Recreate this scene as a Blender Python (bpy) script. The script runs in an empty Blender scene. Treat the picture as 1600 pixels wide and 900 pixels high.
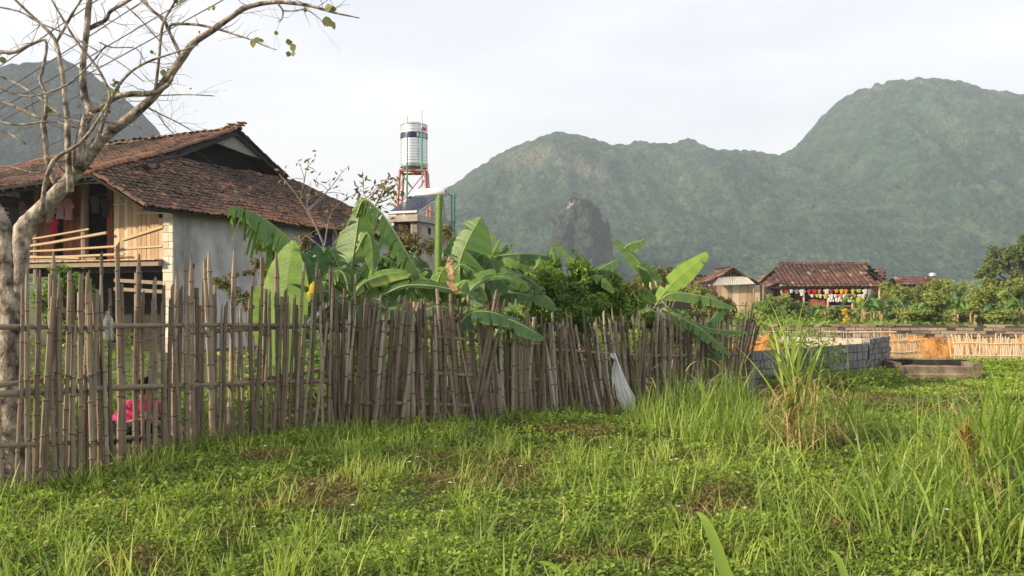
import bpy, math, random
import numpy as np
from mathutils import Vector, noise as mnoise
random.seed(7); RNG = np.random.default_rng(11)
R = math.radians
SC = bpy.context.scene; COL = SC.collection
# ------------------------------------------------------------ camera
F = 1256.0; HY = 462.0; EYE = 1.6
cd = bpy.data.cameras.new('camera'); cam = bpy.data.objects.new('camera', cd); COL.objects.link(cam)
cd.sensor_width = 36; cd.lens = F / 1600 * 36; cd.shift_y = (HY - 450) / 1600
cd.clip_start = .1; cd.clip_end = 6000
cam.location = (0, 0, EYE); cam.rotation_euler = (R(90), 0, 0); SC.camera = cam
# ------------------------------------------------------------ world, sun, exposure
EL = 20.0
SUN = Vector((-.92 * math.cos(R(EL)), -.392 * math.cos(R(EL)), math.sin(R(EL)))).normalized()
w = bpy.data.worlds.new('World'); SC.world = w; w.use_nodes = True
nt = w.node_tree; nt.nodes.clear()
sky = nt.nodes.new('ShaderNodeTexSky'); sky.sky_type = 'NISHITA'; sky.sun_disc = False
sky.sun_elevation = R(EL); sky.sun_rotation = math.atan2(SUN.x, SUN.y) % (2 * math.pi)
sky.air_density = 1.0; sky.dust_density = 3.0; sky.altitude = 300
tc = nt.nodes.new('ShaderNodeTexCoord'); mp = nt.nodes.new('ShaderNodeMapping'); mp.inputs['Scale'].default_value = (1.1, 1.1, 4.2)
cn = nt.nodes.new('ShaderNodeTexNoise'); cn.inputs['Scale'].default_value = 1.5; cn.inputs['Detail'].default_value = 6; cn.inputs['Roughness'].default_value = .52
cr = nt.nodes.new('ShaderNodeValToRGB')
cr.color_ramp.elements[0].position = .36; cr.color_ramp.elements[0].color = (5.1, 5.3, 5.9, 1)
cr.color_ramp.elements[1].position = .66; cr.color_ramp.elements[1].color = (7.0, 6.75, 6.75, 1)
mx = nt.nodes.new('ShaderNodeMix'); mx.data_type = 'RGBA'; mx.inputs[0].default_value = .86
bg = nt.nodes.new('ShaderNodeBackground'); bg.inputs[1].default_value = .1
out = nt.nodes.new('ShaderNodeOutputWorld')
L_ = nt.links.new
L_(tc.outputs['Generated'], mp.inputs[0]); L_(mp.outputs[0], cn.inputs['Vector']); L_(cn.outputs[0], cr.inputs[0])
L_(sky.outputs[0], mx.inputs[6]); L_(cr.outputs[0], mx.inputs[7]); L_(mx.outputs[2], bg.inputs[0]); L_(bg.outputs[0], out.inputs[0])
sl = bpy.data.lights.new('sun', 'SUN'); sl.energy = 5.0; sl.angle = R(1.2); sl.color = (1.0, .82, .58)
so = bpy.data.objects.new('sun', sl); COL.objects.link(so); so.rotation_euler = SUN.to_track_quat('Z', 'Y').to_euler(); so.location = (-30, -10, 40)
vs = SC.view_settings; vs.view_transform = 'Standard'; vs.look = 'None'; vs.exposure = .88; vs.gamma = 1; vs.use_curve_mapping = False
SC.cycles.use_denoising = True
SC.cycles.max_bounces = 6; SC.cycles.diffuse_bounces = 3; SC.cycles.transmission_bounces = 4; SC.cycles.volume_bounces = 0
SC.cycles.transparent_max_bounces = 6; SC.cycles.sample_clamp_indirect = 4

# ------------------------------------------------------------ helpers
def P(px, py, D): return Vector(((px - 800) / F * D, D, EYE + (HY - py) / F * D))
def _h(ix, iy, seed):
    n = (ix.astype(np.int64) * 374761393 + iy.astype(np.int64) * 668265263 + seed * 974634777) & 0xffffffff
    n = ((n ^ (n >> 13)) * 1274126177) & 0xffffffff
    return ((n ^ (n >> 16)) & 0xffffff) / float(0xffffff)
def vnoise(x, y, seed=0):
    x = np.asarray(x, float); y = np.asarray(y, float)
    ix = np.floor(x); iy = np.floor(y); fx = x - ix; fy = y - iy
    fx = fx * fx * (3 - 2 * fx); fy = fy * fy * (3 - 2 * fy)
    a = _h(ix, iy, seed); b = _h(ix + 1, iy, seed); c = _h(ix, iy + 1, seed); d = _h(ix + 1, iy + 1, seed)
    return (a * (1 - fx) + b * fx) * (1 - fy) + (c * (1 - fx) + d * fx) * fy
def fbm(x, y, seed=0, o=4):
    s = 0; a = .5; t = 0
    for k in range(o):
        s = s + a * vnoise(x * 2 ** k + 13.7 * k, y * 2 ** k - 7.1 * k, seed + k); t += a; a *= .5
    return s / t
def cellbump(x, y, size, seed):
    gx = x / size; gy = y / size; ix = np.floor(gx); iy = np.floor(gy); best = np.full(gx.shape, 9.)
    hh = np.zeros(gx.shape)
    for dx in (-1, 0, 1):
        for dy in (-1, 0, 1):
            cx = ix + dx; cy = iy + dy
            px = cx + .5 + .8 * (_h(cx, cy, seed) - .5); py = cy + .5 + .8 * (_h(cx, cy, seed + 5) - .5)
            d = np.hypot(gx - px, gy - py); m = d < best
            best = np.where(m, d, best); hh = np.where(m, .5 + _h(cx, cy, seed + 9), hh)
    return np.sqrt(np.clip(1 - best ** 2 * 1.6, 0, 1)) * hh
def gz(x, y):
    return .10 * (fbm(np.asarray(x) * .7, np.asarray(y) * .7, 3, 3) - .5) + .05 * (fbm(np.asarray(x) * 2.3, np.asarray(y) * 2.3, 8, 2) - .5)

class MB:
    def __init__(s): s.ch = []; s.vv = []; s.ff = []; s.mm = []; s.aa = []; s.var = .5; s.mat = 0
    def v(s, p): s.vv.append(tuple(p)); s.aa.append(s.var); return len(s.vv) - 1
    def f(s, ids): s.ff.append(tuple(ids)); s.mm.append(s.mat)
    def poly(s, pts): s.f([s.v(p) for p in pts])
    def add_np(s, V, Q, var, mat=0): s.ch.append((np.asarray(V, float).reshape(-1, 3), np.asarray(Q, int), np.asarray(var, float).ravel(), mat))
    def fbox(s, o, ax, ay, az):
        o, ax, ay, az = Vector(o), Vector(ax), Vector(ay), Vector(az)
        i = [s.v(o + ax * a + ay * b + az * c) for c in (0, 1) for b in (0, 1) for a in (0, 1)]
        flip = ax.cross(ay).dot(az) < 0
        for q in ((0, 2, 3, 1), (4, 5, 7, 6), (0, 1, 5, 4), (2, 6, 7, 3), (0, 4, 6, 2), (1, 3, 7, 5)):
            s.f([i[k] for k in (q[::-1] if flip else q)])
    def box(s, c, d): s.fbox((c[0] - d[0] / 2, c[1] - d[1] / 2, c[2] - d[2] / 2), (d[0], 0, 0), (0, d[1], 0), (0, 0, d[2]))
    def prism(s, pts, ext):
        ext = Vector(ext); a = [s.v(p) for p in pts]; b = [s.v(Vector(p) + ext) for p in pts]; n = len(pts)
        s.f(a[::-1]); s.f(b)
        for k in range(n): s.f((a[k], a[(k + 1) % n], b[(k + 1) % n], b[k]))
    def bar(s, p, q, wd, th, up=(0, 0, 1)):
        p, q = Vector(p), Vector(q); t = (q - p); sd = t.cross(Vector(up))
        if sd.length < 1e-5: sd = Vector((1, 0, 0))
        sd.normalize(); u = sd.cross(t).normalized()
        s.fbox(p - sd * wd / 2 - u * th / 2, t, sd * wd, u * th)
    def tube(s, pts, rad, seg=6, cap=True, jit=0):
        pts = [Vector(p) for p in pts]; n = len(pts)
        if not hasattr(rad, '__len__'): rad = [rad] * n
        rings = []; nx = None
        for k, p in enumerate(pts):
            t = (pts[min(k + 1, n - 1)] - pts[max(k - 1, 0)])
            if t.length < 1e-9: t = Vector((0, 0, 1))
            t.normalize()
            if nx is None: nx = t.cross(Vector((.3, .9, .1))); nx = nx if nx.length > .01 else t.cross(Vector((1, 0, 0)))
            nx = (nx - t * nx.dot(t)).normalized(); ny = t.cross(nx)
            r = rad[k]
            rings.append([s.v(p + (nx * math.cos(6.28318 * j / seg) + ny * math.sin(6.28318 * j / seg)) * r * (1 + random.uniform(-jit, jit))) for j in range(seg)])
        for k in range(n - 1):
            for j in range(seg): s.f((rings[k][j], rings[k][(j + 1) % seg], rings[k + 1][(j + 1) % seg], rings[k + 1][j]))
        if cap: s.f(rings[0][::-1]); s.f(rings[-1])
    def grid(s, rows):
        ids = [[s.v(p) for p in r] for r in rows]
        for a in range(len(ids) - 1):
            for b in range(len(ids[0]) - 1): s.f((ids[a][b], ids[a][b + 1], ids[a + 1][b + 1], ids[a + 1][b]))
    def build(s, name, mats, parent=None, smooth=False):
        if not isinstance(mats, (list, tuple)): mats = [mats]
        org = Vector((0, 0, 0)); p = parent
        while p is not None: org = org + p.location; p = p.parent
        Vs = []; li = []; ls = []; mi = []; va = []; base = 0; lo = 0
        if s.vv:
            Vs.append(np.array(s.vv)); va.append(np.array(s.aa))
            li.append(np.array([i for f in s.ff for i in f], int)); c = np.array([len(f) for f in s.ff])
            ls.append(np.concatenate([[0], np.cumsum(c)[:-1]])); lo = int(c.sum()); mi.append(np.array(s.mm)); base = len(s.vv)
        for V, Q, A, m in s.ch:
            Vs.append(V); va.append(A if len(A) == len(V) else np.repeat(A, len(V) // len(A)))
            li.append(Q.ravel() + base); k = Q.shape[1]; ls.append(lo + np.arange(len(Q)) * k); lo += Q.size; mi.append(np.full(len(Q), m)); base += len(V)
        V = np.concatenate(Vs); li = np.concatenate(li); ls = np.concatenate(ls); mi = np.concatenate(mi); va = np.concatenate(va)
        if parent is None: pass
        V = V - np.array(org)
        me = bpy.data.meshes.new(name); me.vertices.add(len(V)); me.vertices.foreach_set('co', V.astype(np.float32).ravel())
        me.loops.add(len(li)); me.loops.foreach_set('vertex_index', li.astype(np.int32))
        me.polygons.add(len(ls)); me.polygons.foreach_set('loop_start', ls.astype(np.int32))
        me.polygons.foreach_set('material_index', mi.astype(np.int32))
        me.polygons.foreach_set('use_smooth', np.full(len(ls), smooth))
        at = me.attributes.new('var', 'FLOAT', 'POINT'); at.data.foreach_set('value', va.astype(np.float32))
        me.update(calc_edges=True); me.validate()
        for m in mats: me.materials.append(m)
        o = bpy.data.objects.new(name, me); COL.objects.link(o)
        if parent is not None: o.parent = parent
        return o

def tag(o, label=None, cat=None, group=None, kind=None):
    if label: o['label'] = label
    if cat: o['category'] = cat
    if group: o['group'] = group
    if kind: o['kind'] = kind
    return o
def thing(name, label, cat, loc=(0, 0, 0), group=None):
    o = bpy.data.objects.new(name, None); COL.objects.link(o); o.location = loc; o.empty_display_size = .2
    return tag(o, label, cat, group)
def copy_tree(o, parent=None):
    c = o.copy(); COL.objects.link(c)
    if parent is not None: c.parent = parent
    for ch in list(o.children): copy_tree(ch, c)
    return c
def settle(o, loc):
    """move a single mesh thing's origin to its base"""
    me = o.data; V = np.zeros(len(me.vertices) * 3, np.float32); me.vertices.foreach_get('co', V)
    V = V.reshape(-1, 3) - np.array(loc, np.float32); me.vertices.foreach_set('co', V.ravel()); o.location = loc; me.update(); return o
def cr_spline(pts, n):
    pts = [Vector(p) for p in pts]; q = [pts[0] * 2 - pts[1]] + pts + [pts[-1] * 2 - pts[-2]]; o = []
    m = len(pts) - 1
    for i in range(n + 1):
        t = i / n * m; k = min(int(t), m - 1); u = t - k; a, b, c, d = q[k:k + 4]
        o.append(.5 * ((2 * b) + (c - a) * u + (2 * a - 5 * b + 4 * c - d) * u * u + (3 * b - a - 3 * c + d) * u ** 3))
    return o

# ------------------------------------------------------------ materials
def M(name, cols, scale=5, rough=.8, bump=.25, bscale=None, stretch=(1, 1, 1), var=0, trans=0, metal=0, detail=6, spec=.3, tcol=None, pos=None, rnd=0, bdist=.02):
    m = bpy.data.materials.new(name); m.use_nodes = True; t = m.node_tree; t.nodes.clear(); N = t.nodes.new; L = t.links.new
    o = N('ShaderNodeOutputMaterial'); b = N('ShaderNodeBsdfPrincipled'); b.inputs['Roughness'].default_value = rough; b.inputs['Metallic'].default_value = metal
    b.inputs['Specular IOR Level'].default_value = spec
    tc = N('ShaderNodeTexCoord'); mp = N('ShaderNodeMapping'); mp.inputs['Scale'].default_value = stretch; L(tc.outputs['Object'], mp.inputs[0])
    n = N('ShaderNodeTexNoise'); n.inputs['Scale'].default_value = scale; n.inputs['Detail'].default_value = detail; n.inputs['Roughness'].default_value = .6; L(mp.outputs[0], n.inputs['Vector'])
    r = N('ShaderNodeValToRGB'); e = r.color_ramp.elements
    k = len(cols)
    if pos is None: pos = [.3 + .4 * i / max(1, k - 1) for i in range(k)] if var == 0 else [.06 + .88 * i / max(1, k - 1) for i in range(k)]
    while len(e) < k: e.new(.5)
    for i, c in enumerate(cols): e[i].position = pos[i]; e[i].color = (*c, 1)
    fac = n.outputs[0]
    if var:
        a = N('ShaderNodeAttribute'); a.attribute_name = 'var'
        mm = N('ShaderNodeMix'); mm.data_type = 'FLOAT'; mm.inputs[0].default_value = var; L(fac, mm.inputs[2]); L(a.outputs['Fac'], mm.inputs[3]); fac = mm.outputs[0]
    if rnd:
        oi = N('ShaderNodeObjectInfo'); mr = N('ShaderNodeMath'); mr.operation = 'MULTIPLY_ADD'; mr.inputs[1].default_value = rnd; L(oi.outputs['Random'], mr.inputs[0])
        sb = N('ShaderNodeMath'); sb.operation = 'SUBTRACT'; sb.inputs[1].default_value = rnd / 2; L(fac, sb.inputs[0]); L(sb.outputs[0], mr.inputs[2]); fac = mr.outputs[0]
    L(fac, r.inputs[0]); L(r.outputs[0], b.inputs['Base Color'])
    if bump:
        n2 = N('ShaderNodeTexNoise'); n2.inputs['Scale'].default_value = bscale or scale * 4; n2.inputs['Detail'].default_value = 5; L(mp.outputs[0], n2.inputs['Vector'])
        bp = N('ShaderNodeBump'); bp.inputs['Strength'].default_value = bump; bp.inputs['Distance'].default_value = bdist; L(n2.outputs[0], bp.inputs['Height']); L(bp.outputs[0], b.inputs['Normal'])
    if trans:
        tr = N('ShaderNodeBsdfTranslucent'); ms = N('ShaderNodeMixShader'); ms.inputs[0].default_value = trans
        hs = N('ShaderNodeHueSaturation'); hs.inputs['Value'].default_value = 1.5; hs.inputs['Saturation'].default_value = 1.1; L(r.outputs[0], hs.inputs['Color']); L(hs.outputs[0], tr.inputs[0])
        L(b.outputs[0], ms.inputs[1]); L(tr.outputs[0], ms.inputs[2]); L(ms.outputs[0], o.inputs[0])
    else: L(b.outputs[0], o.inputs[0])
    return m
MT = {}
MT['soil'] = M('ground soil', [(.04, .045, .015), (.075, .085, .025), (.13, .11, .05)], 1.3, .95, .6)
MT['weed'] = M('weed leaves', [(.21, .13, .055), (.11, .155, .024), (.185, .275, .038), (.32, .42, .06)], 1.2, .55, 0, var=.8, trans=.3)
MT['grass'] = M('grass blades', [(.38, .27, .12), (.08, .14, .025), (.18, .27, .045), (.38, .46, .10)], 2, .5, 0, var=.85, trans=.35, pos=[.02, .14, .5, .95])
MT['straw'] = M('dry straw', [(.36, .25, .12), (.50, .37, .19)], 8, .8, .1, var=.6, trans=.2)
MT['petal'] = M('petals', [(.8, .8, .74), (.85, .85, .8)], 8, .6, 0, trans=.2)
MT['bamboo'] = M('weathered bamboo', [(.07, .05, .034), (.17, .128, .09), (.28, .225, .165), (.50, .44, .35)], 7, .8, .4, stretch=(6, 6, .6), var=.45, bdist=.01)
MT['bamboo2'] = M('dark weathered bamboo', [(.05, .036, .026), (.14, .105, .074), (.26, .205, .15), (.52, .47, .39)], 7, .8, .4, stretch=(6, 6, .6), var=.6, bdist=.01)
MT['bark'] = M('pale mottled bark', [(.045, .038, .03), (.17, .14, .11), (.31, .265, .21), (.50, .45, .37)], 11, .85, .9, stretch=(1, 1, .7), bscale=34, bdist=.02, pos=[.36, .46, .56, .66])
MT['twig'] = M('twig bark', [(.12, .095, .075), (.26, .22, .18)], 9, .85, .2)
MT['treeleaf'] = M('tree leaves', [(.12, .13, .04), (.22, .24, .07)], 9, .6, 0, var=.7, trans=.35)
MT['tile'] = M('clay roof tiles', [(.045, .034, .028), (.12, .078, .056), (.19, .115, .08), (.33, .155, .08), (.44, .35, .27)], 1.1, .9, .4, bscale=30, var=.62, pos=[.12, .36, .55, .78, .97])
MT['tilef'] = M('dark weathered clay tiles', [(.05, .032, .026), (.12, .062, .045), (.19, .10, .07), (.42, .32, .25)], .8, .9, .3, var=.55, pos=[.2, .45, .65, .95])
MT['dark'] = M('dark aged timber and trough shade', [(.016, .013, .011), (.04, .032, .026)], 6, .85, .3)
MT['wood'] = M('grey brown timber', [(.13, .098, .068), (.25, .195, .14), (.36, .29, .21)], 6, .8, .3, stretch=(4, 4, .7), var=.3)
MT['plank'] = M('pale sunbleached planks', [(.30, .17, .09), (.44, .31, .19), (.58, .46, .31), (.68, .6, .47)], 4, .8, .35, stretch=(5, 5, .5), var=.55)
MT['redwood'] = M('red brown wall boards', [(.14, .045, .02), (.32, .11, .045), (.42, .17, .07)], 3, .6, .3, stretch=(5, 5, .5), var=.5)
MT['plaster'] = M('grey cement render', [(.17, .17, .172), (.37, .365, .355), (.54, .53, .51)], 1.1, .9, .5, stretch=(1, 1, .5), detail=10, bscale=25, pos=[.3, .48, .66])
MT['stone'] = M('whitewashed blocks', [(.30, .25, .18), (.56, .51, .42), (.72, .68, .59)], 6, .9, .6, var=.5)
MT['gboard'] = M('grey gable board', [(.20, .19, .18), (.30, .285, .27)], 5, .9, .2, stretch=(1, 1, 3))
MT['void'] = M('dark interior', [(.006, .006, .006), (.014, .012, .011)], 4, 1, 0)  # near-black colour stands in for shade inside gables, doorways and the porch
MT['blue'] = M('dark blue sheet', [(.012, .016, .07), (.025, .03, .13)], 3, .6, .2)
MT['concrete'] = M('aged concrete', [(.22, .195, .165), (.36, .32, .28), (.46, .42, .37)], 2.2, .9, .5, bscale=20)
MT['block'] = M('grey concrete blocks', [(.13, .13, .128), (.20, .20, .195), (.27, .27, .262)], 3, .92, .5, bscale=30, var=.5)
MT['blocklit'] = M('sunlit cement blocks', [(.38, .33, .27), (.52, .46, .38)], 3, .92, .4, var=.5)  # paler, warmer copy of the block grey, sunlight put into the tone
MT['mortar'] = M('mortar', [(.05, .048, .045), (.09, .085, .08)], 8, .95, .4)
MT['brick'] = M('mossy old bricks', [(.12, .095, .06), (.26, .20, .14), (.40, .33, .24)], 2.5, .95, .5, var=.6)
MT['clay'] = M('orange clay', [(.20, .09, .028), (.38, .18, .05), (.50, .26, .09)], 2.4, .95, 1.0, bscale=9, bdist=.08)
MT['trough'] = M('stained concrete', [(.07, .05, .035), (.20, .15, .105), (.32, .26, .19)], 3.2, .9, .6, bscale=18)
MT['steel'] = M('bright corrugated steel', [(.62, .62, .63), (.8, .8, .8)], 2, .34, .05, metal=.75)
MT['dull'] = M('dull steel', [(.30, .29, .28), (.5, .49, .47)], 6, .5, .1, metal=.4)
MT['red'] = M('red primer steel', [(.34, .10, .08), (.50, .19, .15)], 6, .6, .1)
MT['green'] = M('green pipe', [(.02, .22, .13), (.04, .33, .2)], 6, .5, 0)
MT['navy'] = M('navy band', [(.02, .022, .06), (.03, .034, .09)], 6, .45, 0)
MT['white'] = M('white enamel', [(.68, .68, .67), (.8, .8, .79)], 4, .4, 0)
MT['glass'] = M('solar tube glass', [(.035, .045, .075), (.07, .085, .125)], 6, .12, 0, spec=.6)
MT['sack'] = M('white woven sack', [(.60, .60, .58), (.82, .81, .79)], 5, .75, .6, bscale=25, trans=.1)
MT['banana'] = M('banana leaf', [(.028, .07, .03), (.06, .135, .04), (.12, .22, .045), (.22, .36, .05), (.46, .38, .09)], 1.6, .42, .25, bscale=40, var=.78, trans=.34, spec=.45, pos=[.03, .3, .55, .8, .98])
MT['midrib'] = M('banana midrib', [(.20, .27, .08), (.34, .38, .14)], 6, .5, 0, trans=.1)
MT['pseudo'] = M('banana stem sheath', [(.10, .085, .05), (.20, .19, .08), (.25, .29, .10)], 4, .7, .3, stretch=(3, 3, .5))
MT['dead'] = M('dead banana leaf', [(.20, .10, .045), (.42, .27, .14), (.58, .43, .26)], 5, .85, .4, trans=.1)
MT['yellow'] = M('yellow leaf', [(.50, .36, .03), (.66, .48, .05)], 5, .6, .1, trans=.3)
MT['shrub'] = M('shrub leaves', [(.045, .085, .02), (.10, .175, .03), (.19, .29, .045), (.34, .40, .07)], .9, .5, 0, var=.75, trans=.3)
MT['shrubfar'] = M('yellow green scrub leaves', [(.07, .11, .03), (.15, .20, .045), (.25, .30, .07), (.40, .37, .12), (.46, .28, .13)], .5, .6, 0, var=.7, trans=.25, pos=[.1, .35, .6, .8, .97])  # lighter, yellower leaf colours of the far scrub
MT['olive'] = M('olive tree leaves', [(.06, .085, .025), (.12, .16, .04), (.19, .22, .06)], .5, .6, 0, var=.7, trans=.2)
MT['shrubdry'] = M('brownish shrub leaves', [(.07, .06, .02), (.14, .13, .035), (.22, .19, .06)], 1.5, .6, 0, var=.75, trans=.25)
MT['skin'] = M('skin', [(.42, .22, .13), (.5, .28, .18)], 6, .5, 0)
MT['hair'] = M('black hair', [(.008, .007, .006), (.02, .016, .014)], 20, .5, .2)
MT['pink'] = M('pink cloth', [(.72, .03, .16), (.85, .06, .24)], 5, .8, .3)
MT['trouser'] = M('dark cloth', [(.02, .02, .025), (.045, .045, .05)], 5, .85, .3)
MT['wire'] = M('cable', [(.10, .10, .11), (.16, .16, .17)], 5, .6, 0)
MT['tin'] = M('pale corrugated roofing', [(.36, .33, .29), (.55, .50, .44)], 1.5, .7, .1)
def cloth(c):
    k = 'cloth%s' % (c,)
    if k not in MT: MT[k] = M('cloth', [tuple(x * .75 for x in c), c], 8, .85, .3, trans=.12)
    return MT[k]
def bottle_mat():
    m = bpy.data.materials.new('clear plastic'); m.use_nodes = True; b = m.node_tree.nodes['Principled BSDF']
    b.inputs['Base Color'].default_value = (.85, .88, .87, 1); b.inputs['Roughness'].default_value = .12; b.inputs['Transmission Weight'].default_value = .8; b.inputs['IOR'].default_value = 1.15
    return m
MT['bottle'] = bottle_mat()

# hill material: forest canopy colours, with bare patches / pale limestone
def hillmat(name, cols, rock=None, rock_amt=.7, patch=None):
    m = bpy.data.materials.new(name); m.use_nodes = True; t = m.node_tree; t.nodes.clear(); N = t.nodes.new; L = t.links.new
    o = N('ShaderNodeOutputMaterial'); b = N('ShaderNodeBsdfPrincipled'); b.inputs['Roughness'].default_value = .9; b.inputs['Specular IOR Level'].default_value = .1
    tc = N('ShaderNodeTexCoord')
    n1 = N('ShaderNodeTexNoise'); n1.inputs['Scale'].default_value = .03; n1.inputs['Detail'].default_value = 12; n1.inputs['Roughness'].default_value = .68; L(tc.outputs['Object'], n1.inputs['Vector'])
    vo = N('ShaderNodeTexVoronoi'); vo.inputs['Scale'].default_value = .17; L(tc.outputs['Object'], vo.inputs['Vector'])
    sv = N('ShaderNodeSeparateColor'); L(vo.outputs['Color'], sv.inputs[0])
    mi = N('ShaderNodeMix'); mi.data_type = 'FLOAT'; mi.inputs[0].default_value = .2; L(n1.outputs[0], mi.inputs[2]); L(sv.outputs[0], mi.inputs[3])
    r = N('ShaderNodeValToRGB'); e = r.color_ramp.elements
    while len(e) < len(cols): e.new(.5)
    for i, c in enumerate(cols): e[i].position = .34 + .36 * i / (len(cols) - 1); e[i].color = (*c, 1)
    L(mi.outputs[0], r.inputs[0]); col = r.outputs[0]
    if patch:
        n3 = N('ShaderNodeTexNoise'); n3.inputs['Scale'].default_value = .012; n3.inputs['Detail'].default_value = 5; mp3 = N('ShaderNodeMapping'); mp3.inputs['Location'].default_value = (40, 17, 5)
        L(tc.outputs['Object'], mp3.inputs[0]); L(mp3.outputs[0], n3.inputs['Vector'])
        r3 = N('ShaderNodeValToRGB'); r3.color_ramp.elements[0].position = .62; r3.color_ramp.elements[1].position = .76; L(n3.outputs[0], r3.inputs[0])
        x3 = N('ShaderNodeMix'); x3.data_type = 'RGBA'; L(r3.outputs[0], x3.inputs[0]); L(col, x3.inputs[6]); x3.inputs[7].default_value = (*patch, 1); col = x3.outputs[2]
    if rock:
        mp2 = N('ShaderNodeMapping'); mp2.inputs['Scale'].default_value = (1, 1, .28); L(tc.outputs['Object'], mp2.inputs[0])
        n2 = N('ShaderNodeTexNoise'); n2.inputs['Scale'].default_value = .11; n2.inputs['Detail'].default_value = 10; n2.inputs['Roughness'].default_value = .7; L(mp2.outputs[0], n2.inputs['Vector'])
        r2 = N('ShaderNodeValToRGB'); r2.color_ramp.elements[0].position = rock_amt - .05; r2.color_ramp.elements[1].position = rock_amt + .04; L(n2.outputs[0], r2.inputs[0])
        x = N('ShaderNodeMix'); x.data_type = 'RGBA'; L(r2.outputs[0], x.inputs[0]); L(col, x.inputs[6]); x.inputs[7].default_value = (*rock, 1); col = x.outputs[2]
    L(col, b.inputs['Base Color'])
    nb = N('ShaderNodeTexVoronoi'); nb.inputs['Scale'].default_value = .22; L(tc.outputs['Object'], nb.inputs['Vector'])
    nb2 = N('ShaderNodeTexNoise'); nb2.inputs['Scale'].default_value = .35; nb2.inputs['Detail'].default_value = 6; L(tc.outputs['Object'], nb2.inputs['Vector'])
    ad = N('ShaderNodeMath'); ad.operation = 'SUBTRACT'; L(nb2.outputs[0], ad.inputs[0]); L(nb.outputs['Distance'], ad.inputs[1])
    bp = N('ShaderNodeBump'); bp.inputs['Strength'].default_value = .8; bp.inputs['Distance'].default_value = 4; L(ad.outputs[0], bp.inputs['Height']); L(bp.outputs[0], b.inputs['Normal'])
    L(b.outputs[0], o.inputs[0]); return m
MT['hill'] = hillmat('forested hill', [(.008, .024, .018), (.021, .048, .031), (.038, .074, .042), (.075, .112, .062)], patch=(.125, .125, .09))
MT['hill2'] = hillmat('forested karst', [(.005, .015, .017), (.012, .028, .028), (.028, .05, .042)], rock=(.26, .26, .26), rock_amt=.66)
MT['karst'] = hillmat('limestone outcrop', [(.014, .024, .02), (.03, .042, .034), (.05, .062, .046)], rock=(.33, .31, .30), rock_amt=.64)

# ------------------------------------------------------------ ground and hills
def axis(lim, near, n1, n2): return np.concatenate([np.linspace(0, near, n1)[:-1], near * (lim / near) ** np.linspace(0, 1, n2)])
def gridmesh(name, X, Y, Z, mat, smooth=True):
    mb = MB(); ny, nx = X.shape; i = np.arange(ny * nx).reshape(ny, nx)
    Q = np.stack([i[:-1, :-1], i[:-1, 1:], i[1:, 1:], i[1:, :-1]], -1).reshape(-1, 4)
    mb.add_np(np.stack([X, Y, Z], -1).reshape(-1, 3), Q, np.full(ny * nx, .5)); return mb.build(name, mat, None, smooth)
ax = axis(3000, 22, 90, 40); xs = np.concatenate([-ax[:0:-1], ax]); ys = np.concatenate([np.linspace(-60, -1, 8), axis(3500, 30, 130, 45)])
X, Y = np.meshgrid(xs, ys); fade = np.clip(1.6 - np.hypot(X, Y) / 40, 0, 1)
g = gridmesh('ground', X, Y, gz(X, Y) * fade, MT['soil']); tag(g, 'green weedy field ground', None, None, 'structure')

def hill(name, label, sil, D, depth, xr, step, mat, seed, back=1.0, rough=1.0, base=0, tree=8):
    sx = np.array([(s[0] - 800) / F * D for s in sil]); sh = np.array([(HY - s[1]) / F * D + EYE for s in sil])
    X, Y = np.meshgrid(np.arange(xr[0], xr[1], step), np.arange(D - depth, D + depth * back, step))
    u = (Y - (D - depth)) / depth; w_ = 26 * (fbm(X / 90, Y / 90, seed, 3) - .5)
    H = np.interp(X, sx, sh) ; Hs = (np.interp(X - 22, sx, sh) + np.interp(X + 22, sx, sh) + 2 * H) / 4
    mixr = np.clip(np.abs(u - 1) * 2, 0, 1); Hm = H * (1 - mixr) + np.interp(X + w_, sx, sh) * mixr
    prof = np.where(u < 1, np.sin(np.clip(u, 0, 1) * math.pi / 2) ** 1.1 * (Y / D), np.cos(np.clip((u - 1) / back, 0, 1) * math.pi / 2))
    gl = fbm(X / 60 + 5, Y / 150, seed + 3, 4) - .5; g2 = fbm(X / 22, Y / 30, seed + 7, 4) - .5
    k = np.clip(1 - np.abs(u - 1) * 0, 0, 1)
    Z = Hm * prof * (1 + rough * .6 * np.minimum(0, gl - .02) * (1 - np.exp(-((u - 1) / .22) ** 2))) + rough * 9 * g2 * prof * (.25 + .75 * (1 - np.exp(-((u - 1) / .2) ** 2)))
    Z += cellbump(X, Y, tree, seed) * tree * .5 * np.clip(Hm / 40, .1, 1) - tree * .25
    return tag(gridmesh(name, X, Y, Z + base, mat), label, None, None, 'structure')
hill('hill', 'long forested green hill rising to a round summit at right', [(300, 455), (560, 400), (640, 345), (690, 302), (720, 286), (742, 268), (780, 244), (830, 222), (870, 210), (905, 213), (950, 228), (1000, 225), (1045, 229), (1075, 221), (1105, 237), (1150, 239), (1190, 242), (1215, 248), (1240, 236), (1270, 208), (1300, 170), (1330, 148), (1380, 131), (1430, 124), (1480, 128), (1520, 142), (1560, 144), (1600, 160), (1700, 200), (1900, 300), (2100, 400), (2300, 455)], 820, 380, (-230, 830), 2.9, MT['hill'], 21, .5)
hill('karst_hill', 'steep dark forested karst hill behind the stilt house', [(-700, 400), (-500, 250), (-300, 160), (-150, 125), (-40, 112), (0, 112), (28, 104), (48, 112), (62, 100), (85, 97), (105, 101), (122, 112), (150, 126), (170, 140), (190, 156), (207, 168), (222, 185), (236, 200), (246, 216), (258, 240), (275, 275), (300, 340), (340, 430)], 520, 200, (-640, -180), 2.4, MT['hill2'], 55, .6, 1.0)
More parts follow.
